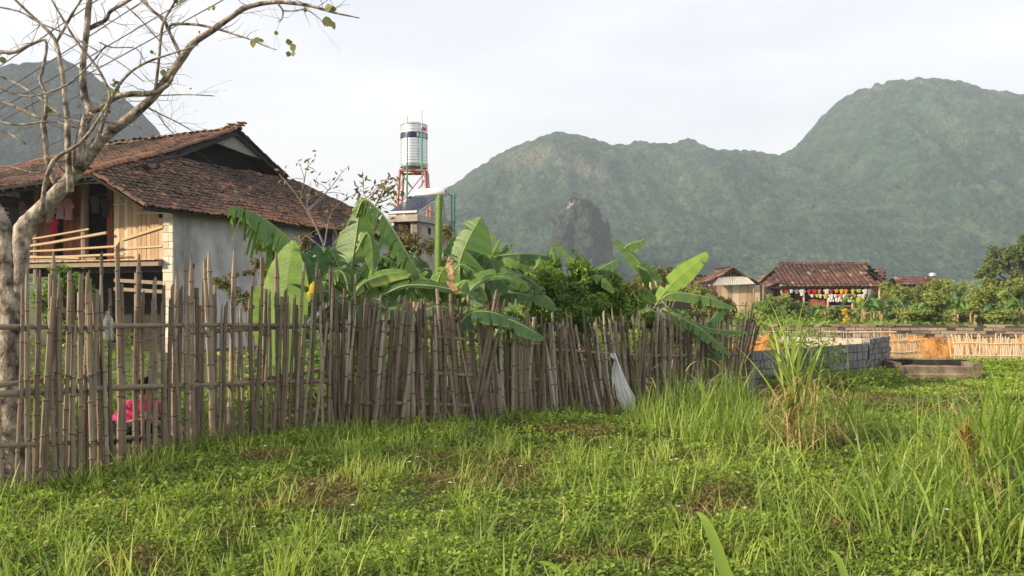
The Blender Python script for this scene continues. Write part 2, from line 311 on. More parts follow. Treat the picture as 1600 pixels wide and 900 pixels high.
def karst():
    mb = MB(); rows = []
    for k in range(60):
        t = k / 59; r = []
        for j in range(72):
            a = 2 * math.pi * j / 72
            rad = 24.5 * (1 - t) ** .42 + .3
            h = 60 * t
            n_ = mnoise.fractal(Vector((math.cos(a) * 2.2, math.sin(a) * 2.2, h * .05)), .8, 2, 6)
            rad *= 1 + .34 * n_ ; rad += 2.0 * mnoise.noise(Vector((math.cos(a) * 9, math.sin(a) * 9, h * .16))) + 1.6 * mnoise.noise(Vector((math.cos(a) * 19, math.sin(a) * 19, h * .3)))
            r.append(Vector((43.5 - 6 * t + math.cos(a) * rad, 468 + math.sin(a) * rad * 1.2, h - 2 + 2.2 * mnoise.noise(Vector((math.cos(a) * 4, math.sin(a) * 4, h * .12))))))
        r.append(r[0]); rows.append(r)
    mb.grid([r[::-1] for r in rows]); return tag(mb.build('rock_outcrop', MT['karst'], None, True), 'grey limestone outcrop with pale cliffs in front of the long hill', None, None, 'structure')
karst()
# haze
mb = MB(); mb.box((150, 560, 120), (2400, 1500, 258))
hz = mb.build('haze', [], None); tag(hz, 'pale evening haze in the valley', None, None, 'stuff')
hm = bpy.data.materials.new('haze'); hm.use_nodes = True; ht = hm.node_tree; ht.nodes.clear()
ho = ht.nodes.new('ShaderNodeOutputMaterial'); pv = ht.nodes.new('ShaderNodeVolumePrincipled'); pv.inputs['Density'].default_value = .00052; pv.inputs['Color'].default_value = (.76, .89, 1.0, 1); pv.inputs['Anisotropy'].default_value = .1
ht.links.new(pv.outputs[0], ho.inputs['Volume']); hz.data.materials.append(hm)
# ============================================================ THE STILT HOUSE
U = Vector((.379, .925, 0)).normalized(); V_ = Vector((-U.y, U.x, 0))
def H(a, b, z): return U * a + V_ * b + Vector((0, 0, z + EYE))     # house frame; z above eye level
def hbox(mb, a0, a1, b0, b1, z0, z1): mb.fbox(H(a0, b0, z0), U * (a1 - a0), V_ * (b1 - b0), Vector((0, 0, z1 - z0)))
def inpoly(p, poly):
    c = False; n = len(poly); j = n - 1
    for i in range(n):
        xi, yi = poly[i]; xj, yj = poly[j]
        if (yi > p[1]) != (yj > p[1]) and p[0] < (xj - xi) * (p[1] - yi) / (yj - yi) + xi: c = not c
        j = i
    return c
def tiles(mb, poly, e, w=.2, l=.17, h=.05, edge=.0, seed=1, orange=.3, seg=4, thick=.022, rough=1.0):
    """poly: planar roof polygon; e: direction of the eave; individual overlapping barrel tiles"""
    rr = random.Random(seed); pts = [Vector(p) for p in poly]
    n = Vector((0, 0, 0))
    for i in range(len(pts)):
        a, b = pts[i], pts[(i + 1) % len(pts)]; n += Vector(((a.y - b.y) * (a.z + b.z), (a.z - b.z) * (a.x + b.x), (a.x - b.x) * (a.y + b.y)))
    n.normalize(); n = n if n.z > 0 else -n
    e = Vector(e); e = (e - n * e.dot(n)).normalized(); s = n.cross(e); s = s if s.z > 0 else -s
    o = sum(pts, Vector()) / len(pts)
    q = [((p - o).dot(e), (p - o).dot(s)) for p in pts]; zr = lambda x, y: o + e * x + s * y
    x0, x1 = min(a for a, b in q), max(a for a, b in q); y0, y1 = min(b for a, b in q), max(b for a, b in q)
    # under-sheet
    m0 = mb.mat; mb.mat = 1; mb.prism([p - n * .05 for p in pts], -n * .07); mb.mat = m0
    nr = int((y1 - y0) / l) + 1; nc = int((x1 - x0) / w) + 1
    shift = [rr.uniform(-.2, .2) * w for _ in range(nc + 2)]
    for r in range(nr):
        for c in range(nc + 1):
            x = x0 + c * w + shift[c] * .4 + rr.uniform(-.012, .012) * rough; y = y0 + r * l + rr.uniform(-.02, .02) * rough
            if not inpoly((x, y + l * .5), q): continue
            sag = .07 * rough * (mnoise.noise(Vector((x * .5, y * .5, seed))) + .6 * mnoise.noise(Vector((x * 1.7, y * 1.7, seed))))
            if rr.random() < .03 * rough: x += rr.uniform(-.05, .05); sag += .03
            t = (y - y0) / (y1 - y0)
            v = .34 + .5 * mnoise.noise(Vector((x * .35, y * .35, seed + 4))) + rr.gauss(0, .17) + orange * max(0, 1 - t * 3.2) ** 1.5
            if rr.random() < .035: v = rr.uniform(.85, 1)
            mb.var = min(1, max(0, v)); hh = h * rr.uniform(.85, 1.15); tilt = rr.uniform(-.08, .08) * rough; ln = l * 1.35
            A = []; B = []; Cc = []
            for k in range(seg + 1):
                th = math.pi * k / seg; dx = -math.cos(th) * w * .46; dz = math.sin(th) * hh
                A.append(mb.v(zr(x + dx + tilt * .0, y) + n * (dz + sag + .034)))
                B.append(mb.v(zr(x + dx * .9 + tilt * ln, y + ln) + n * (dz * .85 + sag + .004)))
                Cc.append(mb.v(zr(x + dx * .8, y + .012) + n * (dz * .72 + sag + .034 - thick)))
            for k in range(seg): mb.f((A[k], A[k + 1], B[k + 1], B[k])); mb.f((A[k + 1], A[k], Cc[k], Cc[k + 1]))
    mb.var = .5
def ridge_tiles(mb, p, q, r=.11, l=.3, seed=3, var=(.15, .6), base=.02):
    rr = random.Random(seed); p, q = Vector(p), Vector(q); t = (q - p); n = max(1, int(t.length / l)); t.normalize(); sd = t.cross(Vector((0, 0, 1))).normalized(); up = sd.cross(t)
    for k in range(n):
        a = p + t * k * l + up * base + Vector((0, 0, rr.uniform(-.02, .025))); b = a + t * l * 1.12 + sd * rr.uniform(-.02, .02); mb.var = rr.uniform(*var); rows = []
        for pt, rad in ((a, r * 1.12), (b, r * .95)):
            rows.append([pt + sd * math.cos(math.pi * j / 6) * rad + up * (math.sin(math.pi * j / 6) * rad * .85) for j in range(7)])
        rows.insert(0, [a + (x - a) * .72 for x in rows[0]]); mb.grid([x[::-1] for x in rows])
    mb.var = .5
house = thing('stilt_house', 'old wooden stilt house with a sagging brown clay tile roof behind the bamboo fence', 'house', H(17.3, 17.35, -EYE))
Fp, T1, T2, Rr = H(15.26, 18.1, 3.22), H(19.0, 19.55, 4.40), H(25.4, 19.6, 4.40), H(22.26, 19.5, 5.77)
Lr, Gf, Gb = H(22.26, 25.7, 5.62), H(15.26, 28.4, 2.75), H(30.5, 28.4, 2.4)
Cp, Ep = H(15.8, 16.86, 2.34), H(30.5, 16.86, 2.38)
mb = MB(); tiles(mb, [T1, T2, Ep, Cp, Fp], U, seed=2, orange=.36)
tiles(mb, [Rr, Lr, Gf, Fp, T1], V_, seed=5, orange=.25)
tiles(mb, [Rr, Lr, Gb, Ep, T2], V_, seed=8, w=.3, l=.3)
tiles(mb, [Lr, H(19, 28.4, 3.9), Gf, H(15.3, 29, 2.7), H(30.5, 29, 2.4), Gb], U, seed=9, w=.35, l=.35) if False else None
mb.mat = 0
ridge_tiles(mb, Rr - V_ * .15, Lr, .13, .3, 4, (.3, .62)); ridge_tiles(mb, Fp - (T1 - Fp).normalized() * .12, T1, .13, .27, 6, (.45, .97), .05)
ridge_tiles(mb, T1, Rr, .10, .27, 7, (.3, .6)); ridge_tiles(mb, Rr, T2, .10, .27, 8, (.05, .3)); ridge_tiles(mb, T2, Ep, .11, .3, 9, (.05, .4)); ridge_tiles(mb, Lr, Gf, .11, .3, 10, (.5, .99))
ridge_tiles(mb, Cp + Vector((0, 0, -.02)), Fp + Vector((0, 0, -.04)), .09, .22, 12, (.5, .85), .03)
roof = mb.build('roof', [MT['tile'], MT['dark']], house)
mb = MB()   # ridge knob of stacked tiles
for k in range(5): mb.box(H(22.26 + random.uniform(-.05, .05), 19.5 - .05 + .28 * (k % 2) - .1 * (k // 2), 5.86 + .035 * k), (.3, .24, .035))
mb.build('ridge_cap', MT['tile'], roof)
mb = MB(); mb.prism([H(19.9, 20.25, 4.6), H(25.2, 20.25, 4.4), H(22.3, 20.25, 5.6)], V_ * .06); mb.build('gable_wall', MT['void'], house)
mb = MB(); mb.prism([H(20.9, 19.62, 5.24), H(22.26, 19.62, 5.68), H(24.1, 19.62, 4.98), H(22.9, 19.62, 5.04)], V_ * .05); mb.build('gable_board', MT['gboard'], house)
mb = MB(); mb.bar(H(19.7, 19.5, 4.50), Rr - Vector((0, 0, .11)), .05, .14); mb.bar(Rr - Vector((0, 0, .11)), T2 - Vector((0, 0, .10)), .05, .14); mb.build('bargeboard', MT['dark'], house)
# rafters under the front eave
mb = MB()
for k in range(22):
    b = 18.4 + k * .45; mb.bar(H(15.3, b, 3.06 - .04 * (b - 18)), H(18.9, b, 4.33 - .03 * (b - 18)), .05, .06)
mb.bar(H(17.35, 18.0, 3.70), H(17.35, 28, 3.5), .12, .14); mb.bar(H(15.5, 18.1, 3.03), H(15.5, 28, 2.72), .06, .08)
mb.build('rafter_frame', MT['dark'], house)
# side wall
A0, A1, B0 = 17.3, 29.6, 17.35
mb = MB(); hbox(mb, A0, 23.6, B0, B0 + .3, -1.6, 2.62); hbox(mb, 23.6, 24.9, B0, B0 + .3, -1.6, .95); hbox(mb, 24.9, A1, B0, B0 + .3, -1.6, 2.62)
sw = mb.build('side_wall', MT['plaster'], house)
mb = MB(); hbox(mb, 23.6, 24.9, B0 + .03, B0 + .07, .9, 2.7); mb.build('tarpaulin', MT['blue'], house)
mb = MB()
for a, z in ((17.9, .78), (20.1, .62)):
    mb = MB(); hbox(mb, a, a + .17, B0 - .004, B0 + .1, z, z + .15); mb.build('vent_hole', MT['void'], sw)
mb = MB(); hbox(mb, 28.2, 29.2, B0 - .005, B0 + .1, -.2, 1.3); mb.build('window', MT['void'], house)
# whitewashed block end of the wall
mb = MB(); z = -1.6; k = 0
while z < 2.42:
    hgt = random.uniform(.19, .26); mb.var = random.uniform(.1, .9)
    if random.random() < .45: 
        mb.var = random.random(); hbox(mb, A0 - .05 - random.uniform(0, .012), A0 - .002, B0, B0 + .14, z, z + hgt - .012); mb.var = random.random(); hbox(mb, A0 - .05 - random.uniform(0, .012), A0 - .002, B0 + .152, B0 + .36, z, z + hgt - .012)
    else: hbox(mb, A0 - .05 - random.uniform(0, .012), A0 - .002, B0, B0 + random.uniform(.33, .37), z, z + hgt - .012)
    z += hgt
mb.build('block_pier', MT['stone'], house)
# plank partition
mb = MB(); b = 17.74
while b < 19.45:
    wd = random.uniform(.13, .24); mb.var = random.random(); top = 2.42 + max(0, (b - 17.75)) * .46 if b > 17.9 else 2.2
    hbox(mb, A0 - .02 - random.uniform(0, .012), A0 + .02, b, b + wd - random.uniform(.008, .02), 1.0 if b > 18.3 else 1.04, min(top, 3.05)); b += wd
pk = mb.build('plank_panel', MT['plank'], house)
mb = MB(); mb.bar(H(A0 - .05, 17.70, 1.95), H(A0 - .05, 19.25, 1.62), .05, .07); mb.bar(H(A0 - .05, 17.72, 1.40), H(A0 - .05, 19.3, 1.36), .03, .05); mb.bar(H(A0 - .05, 17.7, 2.33), H(A0 - .05, 19.1, 2.37), .03, .05)
mb.build('batten', MT['plank'], pk)
# recessed interior wall of red boards, dark doorways
mb = MB(); b = 19.2
while b < 24.6:
    wd = random.uniform(.16, .26); mb.var = random.random()
    skip = (20.9 < b < 21.75) or (22.95 < b < 23.4)
    if not skip: hbox(mb, 18.30 + random.uniform(0, .02), 18.36, b, b + wd - .012, 1.06, 3.9)
    b += wd
for z in (1.75, 2.45): hbox(mb, 18.24, 18.30, 21.9, 22.95, z, z + .07); hbox(mb, 18.24, 18.30, 23.5, 24.6, z, z + .07)
mb.build('board_wall', MT['redwood'], house)
mb = MB(); hbox(mb, 19.3, 19.36, 18, 19.0, 1.0, 2.95); hbox(mb, 19.3, 19.36, 19.0, 24.9, 1.0, 3.7); hbox(mb, 19.3, 19.36, 25.5, 28, 1.0, 3.6); hbox(mb, 19.3, 19.36, 24.9, 25.5, 2.9, 3.6); hbox(mb, 16.6, 19.3, 23.3, 28, 2.95, 3.0); hbox(mb, 17.6, 19.3, 17.66, 17.7, 1, 2.7); hbox(mb, 19.3, 29.3, 24.3, 24.4, 1.0, 3.4); mb.build('inner_wall', MT['void'], house)  # near-black walls; ceiling sheet and left stretch added to darken the porch
mb = MB(); mb.var = .3; hbox(mb, 17.35, 18.28, 19.42, 19.47, 1.05, 3.3); mb.build('side_board', MT['redwood'], house)
# floor
mb = MB(); hbox(mb, 17.2, 29.4, 17.66, 27.5, .93, 1.0); hbox(mb, 17.05, 17.2, 17.68, 24.0, .84, .98); 
mb.mat = 1; b = 17.7
while b < 24: hbox(mb, 16.95, 19.3, b, b + .3, 1.003, 1.03); b += .33
mb.mat = 0; hbox(mb, 17.15, 17.3, 20.2, 23.6, .99, 1.14)
mb.build('floor', [MT['wood'], MT['plank']], house)
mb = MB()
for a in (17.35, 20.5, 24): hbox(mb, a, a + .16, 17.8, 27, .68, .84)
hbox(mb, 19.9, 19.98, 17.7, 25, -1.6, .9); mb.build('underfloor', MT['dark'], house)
for b, r, top, bot in ((20.7, .11, 3.75, .8), (22.75, .085, 3.6, .35), (25.2, .1, 3.5, -1.6)):
    mb = MB(); mb.tube([H(17.22, b, bot), H(17.2, b, (top + bot) / 2), H(17.24, b, top)], [r, r * .96, r * .9], 8, True, .03); mb.build('post', MT['wood'], house)
for b in (18.9, 21.2, 24): 
    mb = MB(); mb.tube([H(17.5, b, -1.7), H(17.5, b, .95)], [.12, .11], 8); mb.build('post', MT['wood'], house)
for z0, z1, b0, b1, r in ((1.42, 1.34, 19.3, 24.4, .035), (1.95, 1.62, 20.4, 24.3, .032), (1.82, 1.40, 19.7, 24.3, .045), (1.19, 1.17, 19.0, 24.4, .035), (1.10, 1.30, 20.8, 24.5, .03)):
    mb = MB(); mb.tube([H(17.10, b0, z0), H(17.12, (b0 + b1) / 2, (z0 + z1) / 2 - .02), H(17.1, b1, z1)], r, 6); mb.build('railing_pole', MT['plank'], house)
for b, s in ((19.7, .3), (20.0, .36), (20.45, -.25)):
    mb = MB(); mb.bar(H(18.3, b, 1.03), H(18.6, b + s, 2.2), .05, .06); mb.build('leaning_pole', MT['wood'], house)
for z in (.35, .1):
    mb = MB(); mb.bar(H(17.3, 17.5, z), H(17.3, 19.6, z + .1), .08, .1); mb.build('lower_beam', MT['wood'], house)
# clothes on the porch
def shirt(name, label, c, p, wd, ht, c2=None, stripes=0, dirn=None, sleeve=.22, group='washing hung on the stilt house porch'):
    dirn = dirn or V_; nrm = dirn.cross(Vector((0, 0, 1))).normalized(); mb = MB()
    hw = wd / 2; rows = []; N = 9
    for side in (1, -1):
        rows = []
        for i in range(N + 1):
            t = i / N; hwid = hw * (.62 if t < .08 else (1.0 if t < .34 else .66)) * (1 + .06 * math.sin(t * 7))
            r = []
            for j in range(9):
                x = (j / 8 * 2 - 1); dz = -t * ht
                if t < .34 and abs(x) > .66: dz -= sleeve * ht * (abs(x) - .66) * 2
                r.append(p + dirn * (x * hwid) + nrm * side * (.035 * (1 - x * x) + .012) + nrm * (.02 * math.sin(x * 7 + t * 3)) + Vector((0, 0, dz)))
            rows.append(r if side == 1 else r[::-1])
        if stripes:
            for i in range(N): mb.mat = (1 if (i % 4) in (1, 3) else (2 if i % 4 == 2 else 0)); mb.grid(rows[i:i + 2])
        else:
            mb.mat = 0; mb.grid(rows)
    ms = [cloth(c)] + ([cloth(c2)] if c2 else []) + ([cloth((.7, .68, .6))] if stripes else [])
    o = mb.build(name, ms, None, True); settle(o, p); return tag(o, label, 'garment', group)
porch = [((.60, .42, .04), 24.5, 2.80, .42, .62, (.04, .05, .22), 1, 'yellow and navy striped jumper hanging at the far left of the porch', 'jumper'),
 ((.07, .08, .10), 24.12, 2.86, .5, .9, None, 0, 'dark grey shirt hanging beside the striped jumper', 'shirt'),
 ((.30, .17, .21), 23.72, 2.98, .42, .95, None, 0, 'mauve shirt hanging left of the slim porch post', 'shirt'),
 ((.22, .14, .18), 23.35, 3.02, .4, .8, None, 0, 'purplish shirt hanging just behind the slim porch post', 'shirt'),
 ((.55, .5, .40), 22.85, 2.78, .5, .5, None, 0, 'cream lacy top hanging left of the pink and white shirt', 'top'),
 ((.68, .42, .46), 22.42, 3.0, .46, .62, None, 0, 'pale pink long sleeved shirt hanging at the middle of the porch', 'shirt'),
 ((.66, .36, .42), 22.05, 3.0, .46, .66, None, 0, 'pink and white shirt with a rose hem nearest the square post', 'shirt'),
 ((.78, .02, .10), 22.68, 2.44, .38, .5, None, 0, 'bright crimson child shirt hanging low below the pink ones', 'shirt'),
 ((.13, .13, .13), 20.92, 3.0, .36, .5, None, 0, 'grey striped shirt hanging in the dark doorway', 'shirt'),
 ((.05, .06, .08), 20.5, 2.92, .36, .55, None, 0, 'dark blue shirt hanging in the dark doorway', 'shirt'),
 ((.70, .66, .62), 19.62, 2.3, .26, .62, None, 0, 'white cloth hanging at the left edge of the plank wall', 'cloth')]
for c, b, z, wd, ht, c2, st, lab, nm in porch: shirt(nm, lab, c, H(17.75 if b < 23.4 else 17.5, b, z), wd, ht, c2, st)
mb = MB(); mb.tube([H(17.76, 19.4, 3.12), H(17.76, 21.5, 2.98), H(17.7, 24.6, 3.05)], .008, 4); tag(mb.build('clothes_line', MT['wire']), 'thin clothes line strung under the porch eave', 'line')
mb = MB(); hp = H(17.2, 19.3, 2.64); mb.tube([hp + V_ * -.24, hp + V_ * .24, hp + Vector((0, 0, .12)), hp - V_ * .24], .012, 4); mb.tube([hp + Vector((0, 0, .12)), hp + Vector((0, 0, .22)), hp + V_ * .04 + Vector((0, 0, .26))], .01, 4)
tag(mb.build('clothes_hanger', MT['white']), 'empty white wire clothes hanger under the eave above the planks', 'hanger')

# ============================================================ overhead wires
for k, ((xa, ya), (xb, yb)) in enumerate([((0, 105), (150, 0)), ((0, 148), (225, 0)), ((0, 172), (275, 8)), ((0, 192), (347, 0))]):
    a, b = P(xa, ya, 15), P(xb, yb, 15); d = b - a; mb = MB(); pts = [a + d * t - Vector((0, 0, .25 * math.sin((t + 2) / 6 * math.pi))) + Vector((0, 0, .24)) for t in np.linspace(-2, 4, 13)]
    mb.tube(pts, .011, 5); tag(mb.build('overhead_wire', MT['wire']), '%s of the four overhead wires crossing behind the bare tree, counted from the top' % ['first', 'second', 'third', 'fourth'][k], 'wire', 'overhead wires behind the bare tree')

# ============================================================ pump house, solar heater, water tank
pump = thing('pump_house', 'small grey concrete outbuilding with a flat slab roof beside the tiled house', 'outbuilding', P(647, 462, 36.3) - Vector((0, 0, EYE)))
O = P(652, 336, 36); O.z = 0
def pb(mb, a0, a1, b0, b1, z0, z1): mb.fbox(O + U * a0 + V_ * b0 + Vector((0, 0, z0)), U * (a1 - a0), V_ * (b1 - b0), Vector((0, 0, z1 - z0)))
mb = MB(); pb(mb, .25, 3.4, .15, .4, 0, 4.95); pb(mb, .25, .5, .15, .48, 0, 4.95); pb(mb, 3.2, 3.4, .15, 1.5, 0, 4.95); pb(mb, .25, .45, .48, 1.5, 0, 3.9); wl = mb.build('wall', MT['concrete'], pump)
mb = MB(); pb(mb, 0, 3.75, 0, 1.52, 4.95, 5.23); mb.build('roof_slab', MT['concrete'], pump)
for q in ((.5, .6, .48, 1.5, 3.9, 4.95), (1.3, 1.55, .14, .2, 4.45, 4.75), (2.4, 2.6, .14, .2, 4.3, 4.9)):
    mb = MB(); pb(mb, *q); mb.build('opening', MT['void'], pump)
mb = MB(); c0 = O + U * .1 + V_ * .75 + Vector((0, 0, 4.25)); mb.tube([c0 - V_ * .3, c0 + V_ * .3], [.22, .25], 10); tag(mb.build('bucket', MT['blue']), 'blue and white bundle stored in the outbuilding opening', 'bucket')
sol = thing('solar_heater', 'solar water heater with a tilted rack of dark glass tubes on the outbuilding roof', 'solar heater', O + Vector((0, 0, 5.23)))
p0, p1 = O + Vector((0, 0, 5.40)), O + U * 2.48 + Vector((0, 0, 6.45)); 
for k in range(16):
    mb = MB(); off = V_ * (.06 + k * .092); mb.tube([p0 + off, p1 + off], .033, 6); mb.build('glass_tube', MT['glass'], sol)
mb = MB(); pb(mb, -.05, .02, 0, 1.52, 5.32, 5.42); mb.bar(p0 - V_ * .02 - Vector((0, 0, .06)), p1 - V_ * .02 - Vector((0, 0, .06)), .05, .06); mb.bar(p0 + V_ * 1.52 - Vector((0, 0, .06)), p1 + V_ * 1.52 - Vector((0, 0, .06)), .05, .06)
mb.mat = 1; mb.prism([p0 - Vector((0, 0, .12)), p1 - Vector((0, 0, .12)), p1 + V_ * 1.5 - Vector((0, 0, .12)), p0 + V_ * 1.5 - Vector((0, 0, .12))], Vector((0, 0, .03)))
mb.mat = 0
for b in (0, 1.5):
    q = p1 + V_ * b; mb.bar(q - Vector((0, 0, .1)), Vector((q.x, q.y, 5.23)) + U * .3, .05, .05); mb.bar(Vector((q.x, q.y, 5.25)) + U * .3, p0 + V_ * b + U * .6 + Vector((0, 0, .2)), .04, .04); mb.bar(q - Vector((0, 0, .3)), Vector((q.x, q.y, 5.25)) - U * 1.0, .04, .04)
mb.build('frame', [MT['dull'], MT['dark']], sol)
mb = MB(); q = p1 + Vector((0, 0, .10)) + U * .08; mb.tube([q - V_ * .14, q - V_ * .12, q + V_ * 1.62, q + V_ * 1.64], [.12, .21, .21, .12], 16); mb.build('storage_cylinder', MT['white'], sol, True)
mb = MB(); mb.tube([q - V_ * .2 - Vector((0, 0, .1)), q - V_ * .2 + Vector((0, 0, .15))], .07, 8); mb.build('end_cap', MT['dull'], sol)
mb = MB(); q2 = O + U * 3.2 - V_ * .12; 
for dx in (0, .16): mb.tube([q2 - V_ * dx + Vector((0, 0, 3.0)), q2 - V_ * dx + Vector((0, 0, 6.5))], .035, 6)
mb.tube([q2 + Vector((0, 0, 6.45)), q2 - U * .6 + Vector((0, 0, 6.5))], .03, 6); tag(mb.build('water_pipe', MT['green']), 'green upright water pipes at the right of the outbuilding', 'pipe')
TD = 41.0; tcx = (647 - 800) / F * TD; s_ = TD / F
tower = thing('water_tower', 'shiny corrugated steel water tank standing on a red steel frame above the outbuilding', 'water tank', (tcx, TD, 0))
tz = lambda py: EYE + (HY - py) * s_
mb = MB(); r0 = 21 * s_; rings = []
zs = [tz(262), tz(259), tz(256)]; rr_ = [r0 * .93, r0 * .985, r0]
z = tz(256)
while z < tz(200): zs += [z + .02, z + .07, z + .12]; rr_ += [r0, r0 * .965, r0]; z += .14
zs += [tz(198), tz(195), tz(193), tz(191.5)]; rr_ += [r0, r0 * .96, r0 * .72, 0.12]
mb.grid([[Vector((tcx + math.cos(2 * math.pi * j / 40) * r, TD + math.sin(2 * math.pi * j / 40) * r, z)) for j in range(41)] for z, r in zip(zs, rr_)])
mb.mat = 1; mb.prism([Vector((tcx + math.cos(2 * math.pi * j / 40) * r0 * .92, TD + math.sin(2 * math.pi * j / 40) * r0 * .92, tz(262))) for j in range(40)], (0, 0, .05))
tank = mb.build('tank', [MT['steel'], MT['dull']], tower, True)
mb = MB(); zb0, zb1 = tz(218.5), tz(209.5); mb.grid([[Vector((tcx + math.cos(2 * math.pi * j / 40) * r0 * 1.012, TD + math.sin(2 * math.pi * j / 40) * r0 * 1.012, z)) for j in range(41)] for z in (zb0, zb1)])
band = mb.build('label_band', MT['navy'], tank, True)
def tank_text(txt, ang0, h, z, mat, parent, rad):
    cu = bpy.data.curves.new('lettering', 'FONT'); cu.body = txt; cu.size = h * 1.38; cu.extrude = .004; cu.offset = .008
    to = bpy.data.objects.new('lettering', cu); COL.objects.link(to); bpy.context.view_layer.update()
    me = bpy.data.meshes.new_from_object(to.evaluated_get(bpy.context.evaluated_depsgraph_get())); bpy.data.objects.remove(to)
    mb = MB()
    for v in me.vertices:
        a = ang0 + v.co.x / rad; r = rad + v.co.z + .006; mb.v((tcx + math.cos(a) * r, TD + math.sin(a) * r, z + v.co.y))
    for p in me.polygons: mb.f(list(p.vertices))
    return mb.build('lettering', mat, parent)
tank_text('ROSI', R(-90) + .30, (zb1 - zb0) * .72, zb0 + (zb1 - zb0) * .14, MT['white'], band, r0 * 1.014)
mb = MB(); mb.grid([[Vector((tcx + math.cos(a) * r0 * 1.012, TD + math.sin(a) * r0 * 1.012, z)) for a in np.linspace(R(-50), R(-22), 8)] for z in (tz(206.5), tz(201.5))]); mb.build('red_label', MT['pink'], tank, True)
hw = r0 * .92; ztop = tz(269)
cs = [Vector((tcx + sx * hw, TD + sy * hw, 0)) for sx, sy in ((-1, -1), (1, -1), (1, 1), (-1, 1))]
for i, c in enumerate(cs):
    foot = Vector((tcx + (c.x - tcx) * 1.75, TD + (c.y - TD) * 1.75, 0)); mb = MB(); mb.bar(foot, Vector((c.x, c.y, ztop)), .09, .09); mb.build('leg', MT['red'], tower)
mb = MB()
for i in range(4):
    a, b = cs[i], cs[(i + 1) % 4]; mb.bar(Vector((a.x, a.y, ztop)), Vector((b.x, b.y, ztop)), .1, .1)
mb.build('platform_frame', MT['red'], tower)
for i in range(4):
    a, b = cs[i], cs[(i + 1) % 4]; f1 = Vector((tcx + (b.x - tcx) * 1.5, TD + (b.y - TD) * 1.5, ztop - 2.2)); f0 = Vector((tcx + (a.x - tcx) * 1.5, TD + (a.y - TD) * 1.5, ztop - 2.2))
    mb = MB(); mb.bar(Vector((a.x, a.y, ztop - .1)), f1, .05, .05); mb.bar(Vector((b.x, b.y, ztop - .1)), f0, .05, .05); mb.build('brace', MT['dull'] if i % 2 else MT['red'], tower)
mb = MB(); 
for k in range(8): a = math.pi * k / 4 + .2; mb.bar(Vector((tcx, TD, ztop)), Vector((tcx + math.cos(a) * r0, TD + math.sin(a) * r0, ztop + .04)), .05, .05)
for k in range(4): a = math.pi * k / 2 + .78; mb.bar(Vector((tcx + math.cos(a) * r0, TD + math.sin(a) * r0, ztop)), Vector((tcx + math.cos(a) * r0, TD + math.sin(a) * r0, tz(260))), .05, .05)
mb.tube([(tcx + math.cos(t) * r0, TD + math.sin(t) * r0, tz(261.5)) for t in np.linspace(0, 6.2832, 33)], .03, 5); mb.build('tank_cradle', MT['dull'], tower)
for px, pt, pbm in ((636, 187, 320), (659, 178, 270)):
    mb = MB(); x = (px - 800) / F * (TD - r0 - .12); mb.tube([(x, TD - r0 - .12, tz(pbm)), (x, TD - r0 - .12, tz(pt) - .9)], .05, 6); mb.build('green_pipe', MT['green'], tower)
    mb = MB(); mb.tube([(x, TD - r0 - .12, tz(pt) - .9), (x, TD - r0 - .12, tz(pt))], .03, 6); mb.build('lightning_rod', MT['dull'], tower)
mb = MB(); x = tcx + r0 * .7
for dx in (0, .3): mb.bar((x + dx, TD - r0 * .9, tz(300)), (x + dx * .9, TD - r0 * .9, tz(258)), .04, .04)
for k in range(6): mb.bar((x, TD - r0 * .9, tz(298) + k * .22), (x + .3, TD - r0 * .9, tz(298) + k * .22), .03, .03)
mb.build('ladder', MT['dull'], tower)

# ============================================================ block enclosure, clay, trough, far walls
def gp(px, D, z=0): return Vector(((px - 800) / F * D, D, z))
def block_wall(name, label, a, b, h, bw, bh, mats, th=.12, jit=.01, drop=None, seed=1, face=1):
    rr = random.Random(seed); a, b = Vector(a), Vector(b); t = (b - a); Lw = t.length; t.normalize(); n = t.cross(Vector((0, 0, 1))).normalized()
    root = thing(name, label, 'wall', a)
    mb = MB(); mb.fbox(a - n * (th / 2 - .012) - Vector((0, 0, .1)), t * Lw, n * (th - .024), Vector((0, 0, h + .1 - .03))); mb.build('mortar_core', mats[1], root)
    mb = MB(); z = -.05; r = 0
    while z < h - .02:
        x = -bw * .5 * (r % 2) - rr.uniform(0, .05)
        while x < Lw:
            x0, x1 = max(0, x), min(Lw, x + bw - .014)
            if x1 - x0 > .03 and not (drop and drop(x / Lw, z / h)):
                mb.var = rr.random(); o = rr.uniform(-jit, jit); mb.fbox(a + t * x0 - n * (th / 2 + o) + Vector((0, 0, z + rr.uniform(-.004, .004))), t * (x1 - x0), n * (th + 2 * o + .004), Vector((0, 0, bh - .014)))
            x += bw * rr.choice([1, 1, .98])
        z += bh; r += 1
    mb.build('block_courses', mats[0], root); return root
E1, E2, E3, E4 = gp(1160, 12.95), gp(1352, 15.3), gp(1386, 16.4), gp(1180, 18.2)
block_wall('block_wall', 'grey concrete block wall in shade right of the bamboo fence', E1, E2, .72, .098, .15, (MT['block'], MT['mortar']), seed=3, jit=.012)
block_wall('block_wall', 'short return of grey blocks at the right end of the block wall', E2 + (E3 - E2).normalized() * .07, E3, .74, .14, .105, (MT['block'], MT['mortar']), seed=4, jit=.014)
block_wall('block_wall', 'sunlit pale block wall closing the back of the block enclosure', E3 + (E4 - E3).normalized() * .07, E4, .72, .30, .19, (MT['blocklit'], MT['mortar']), seed=5, jit=.006)
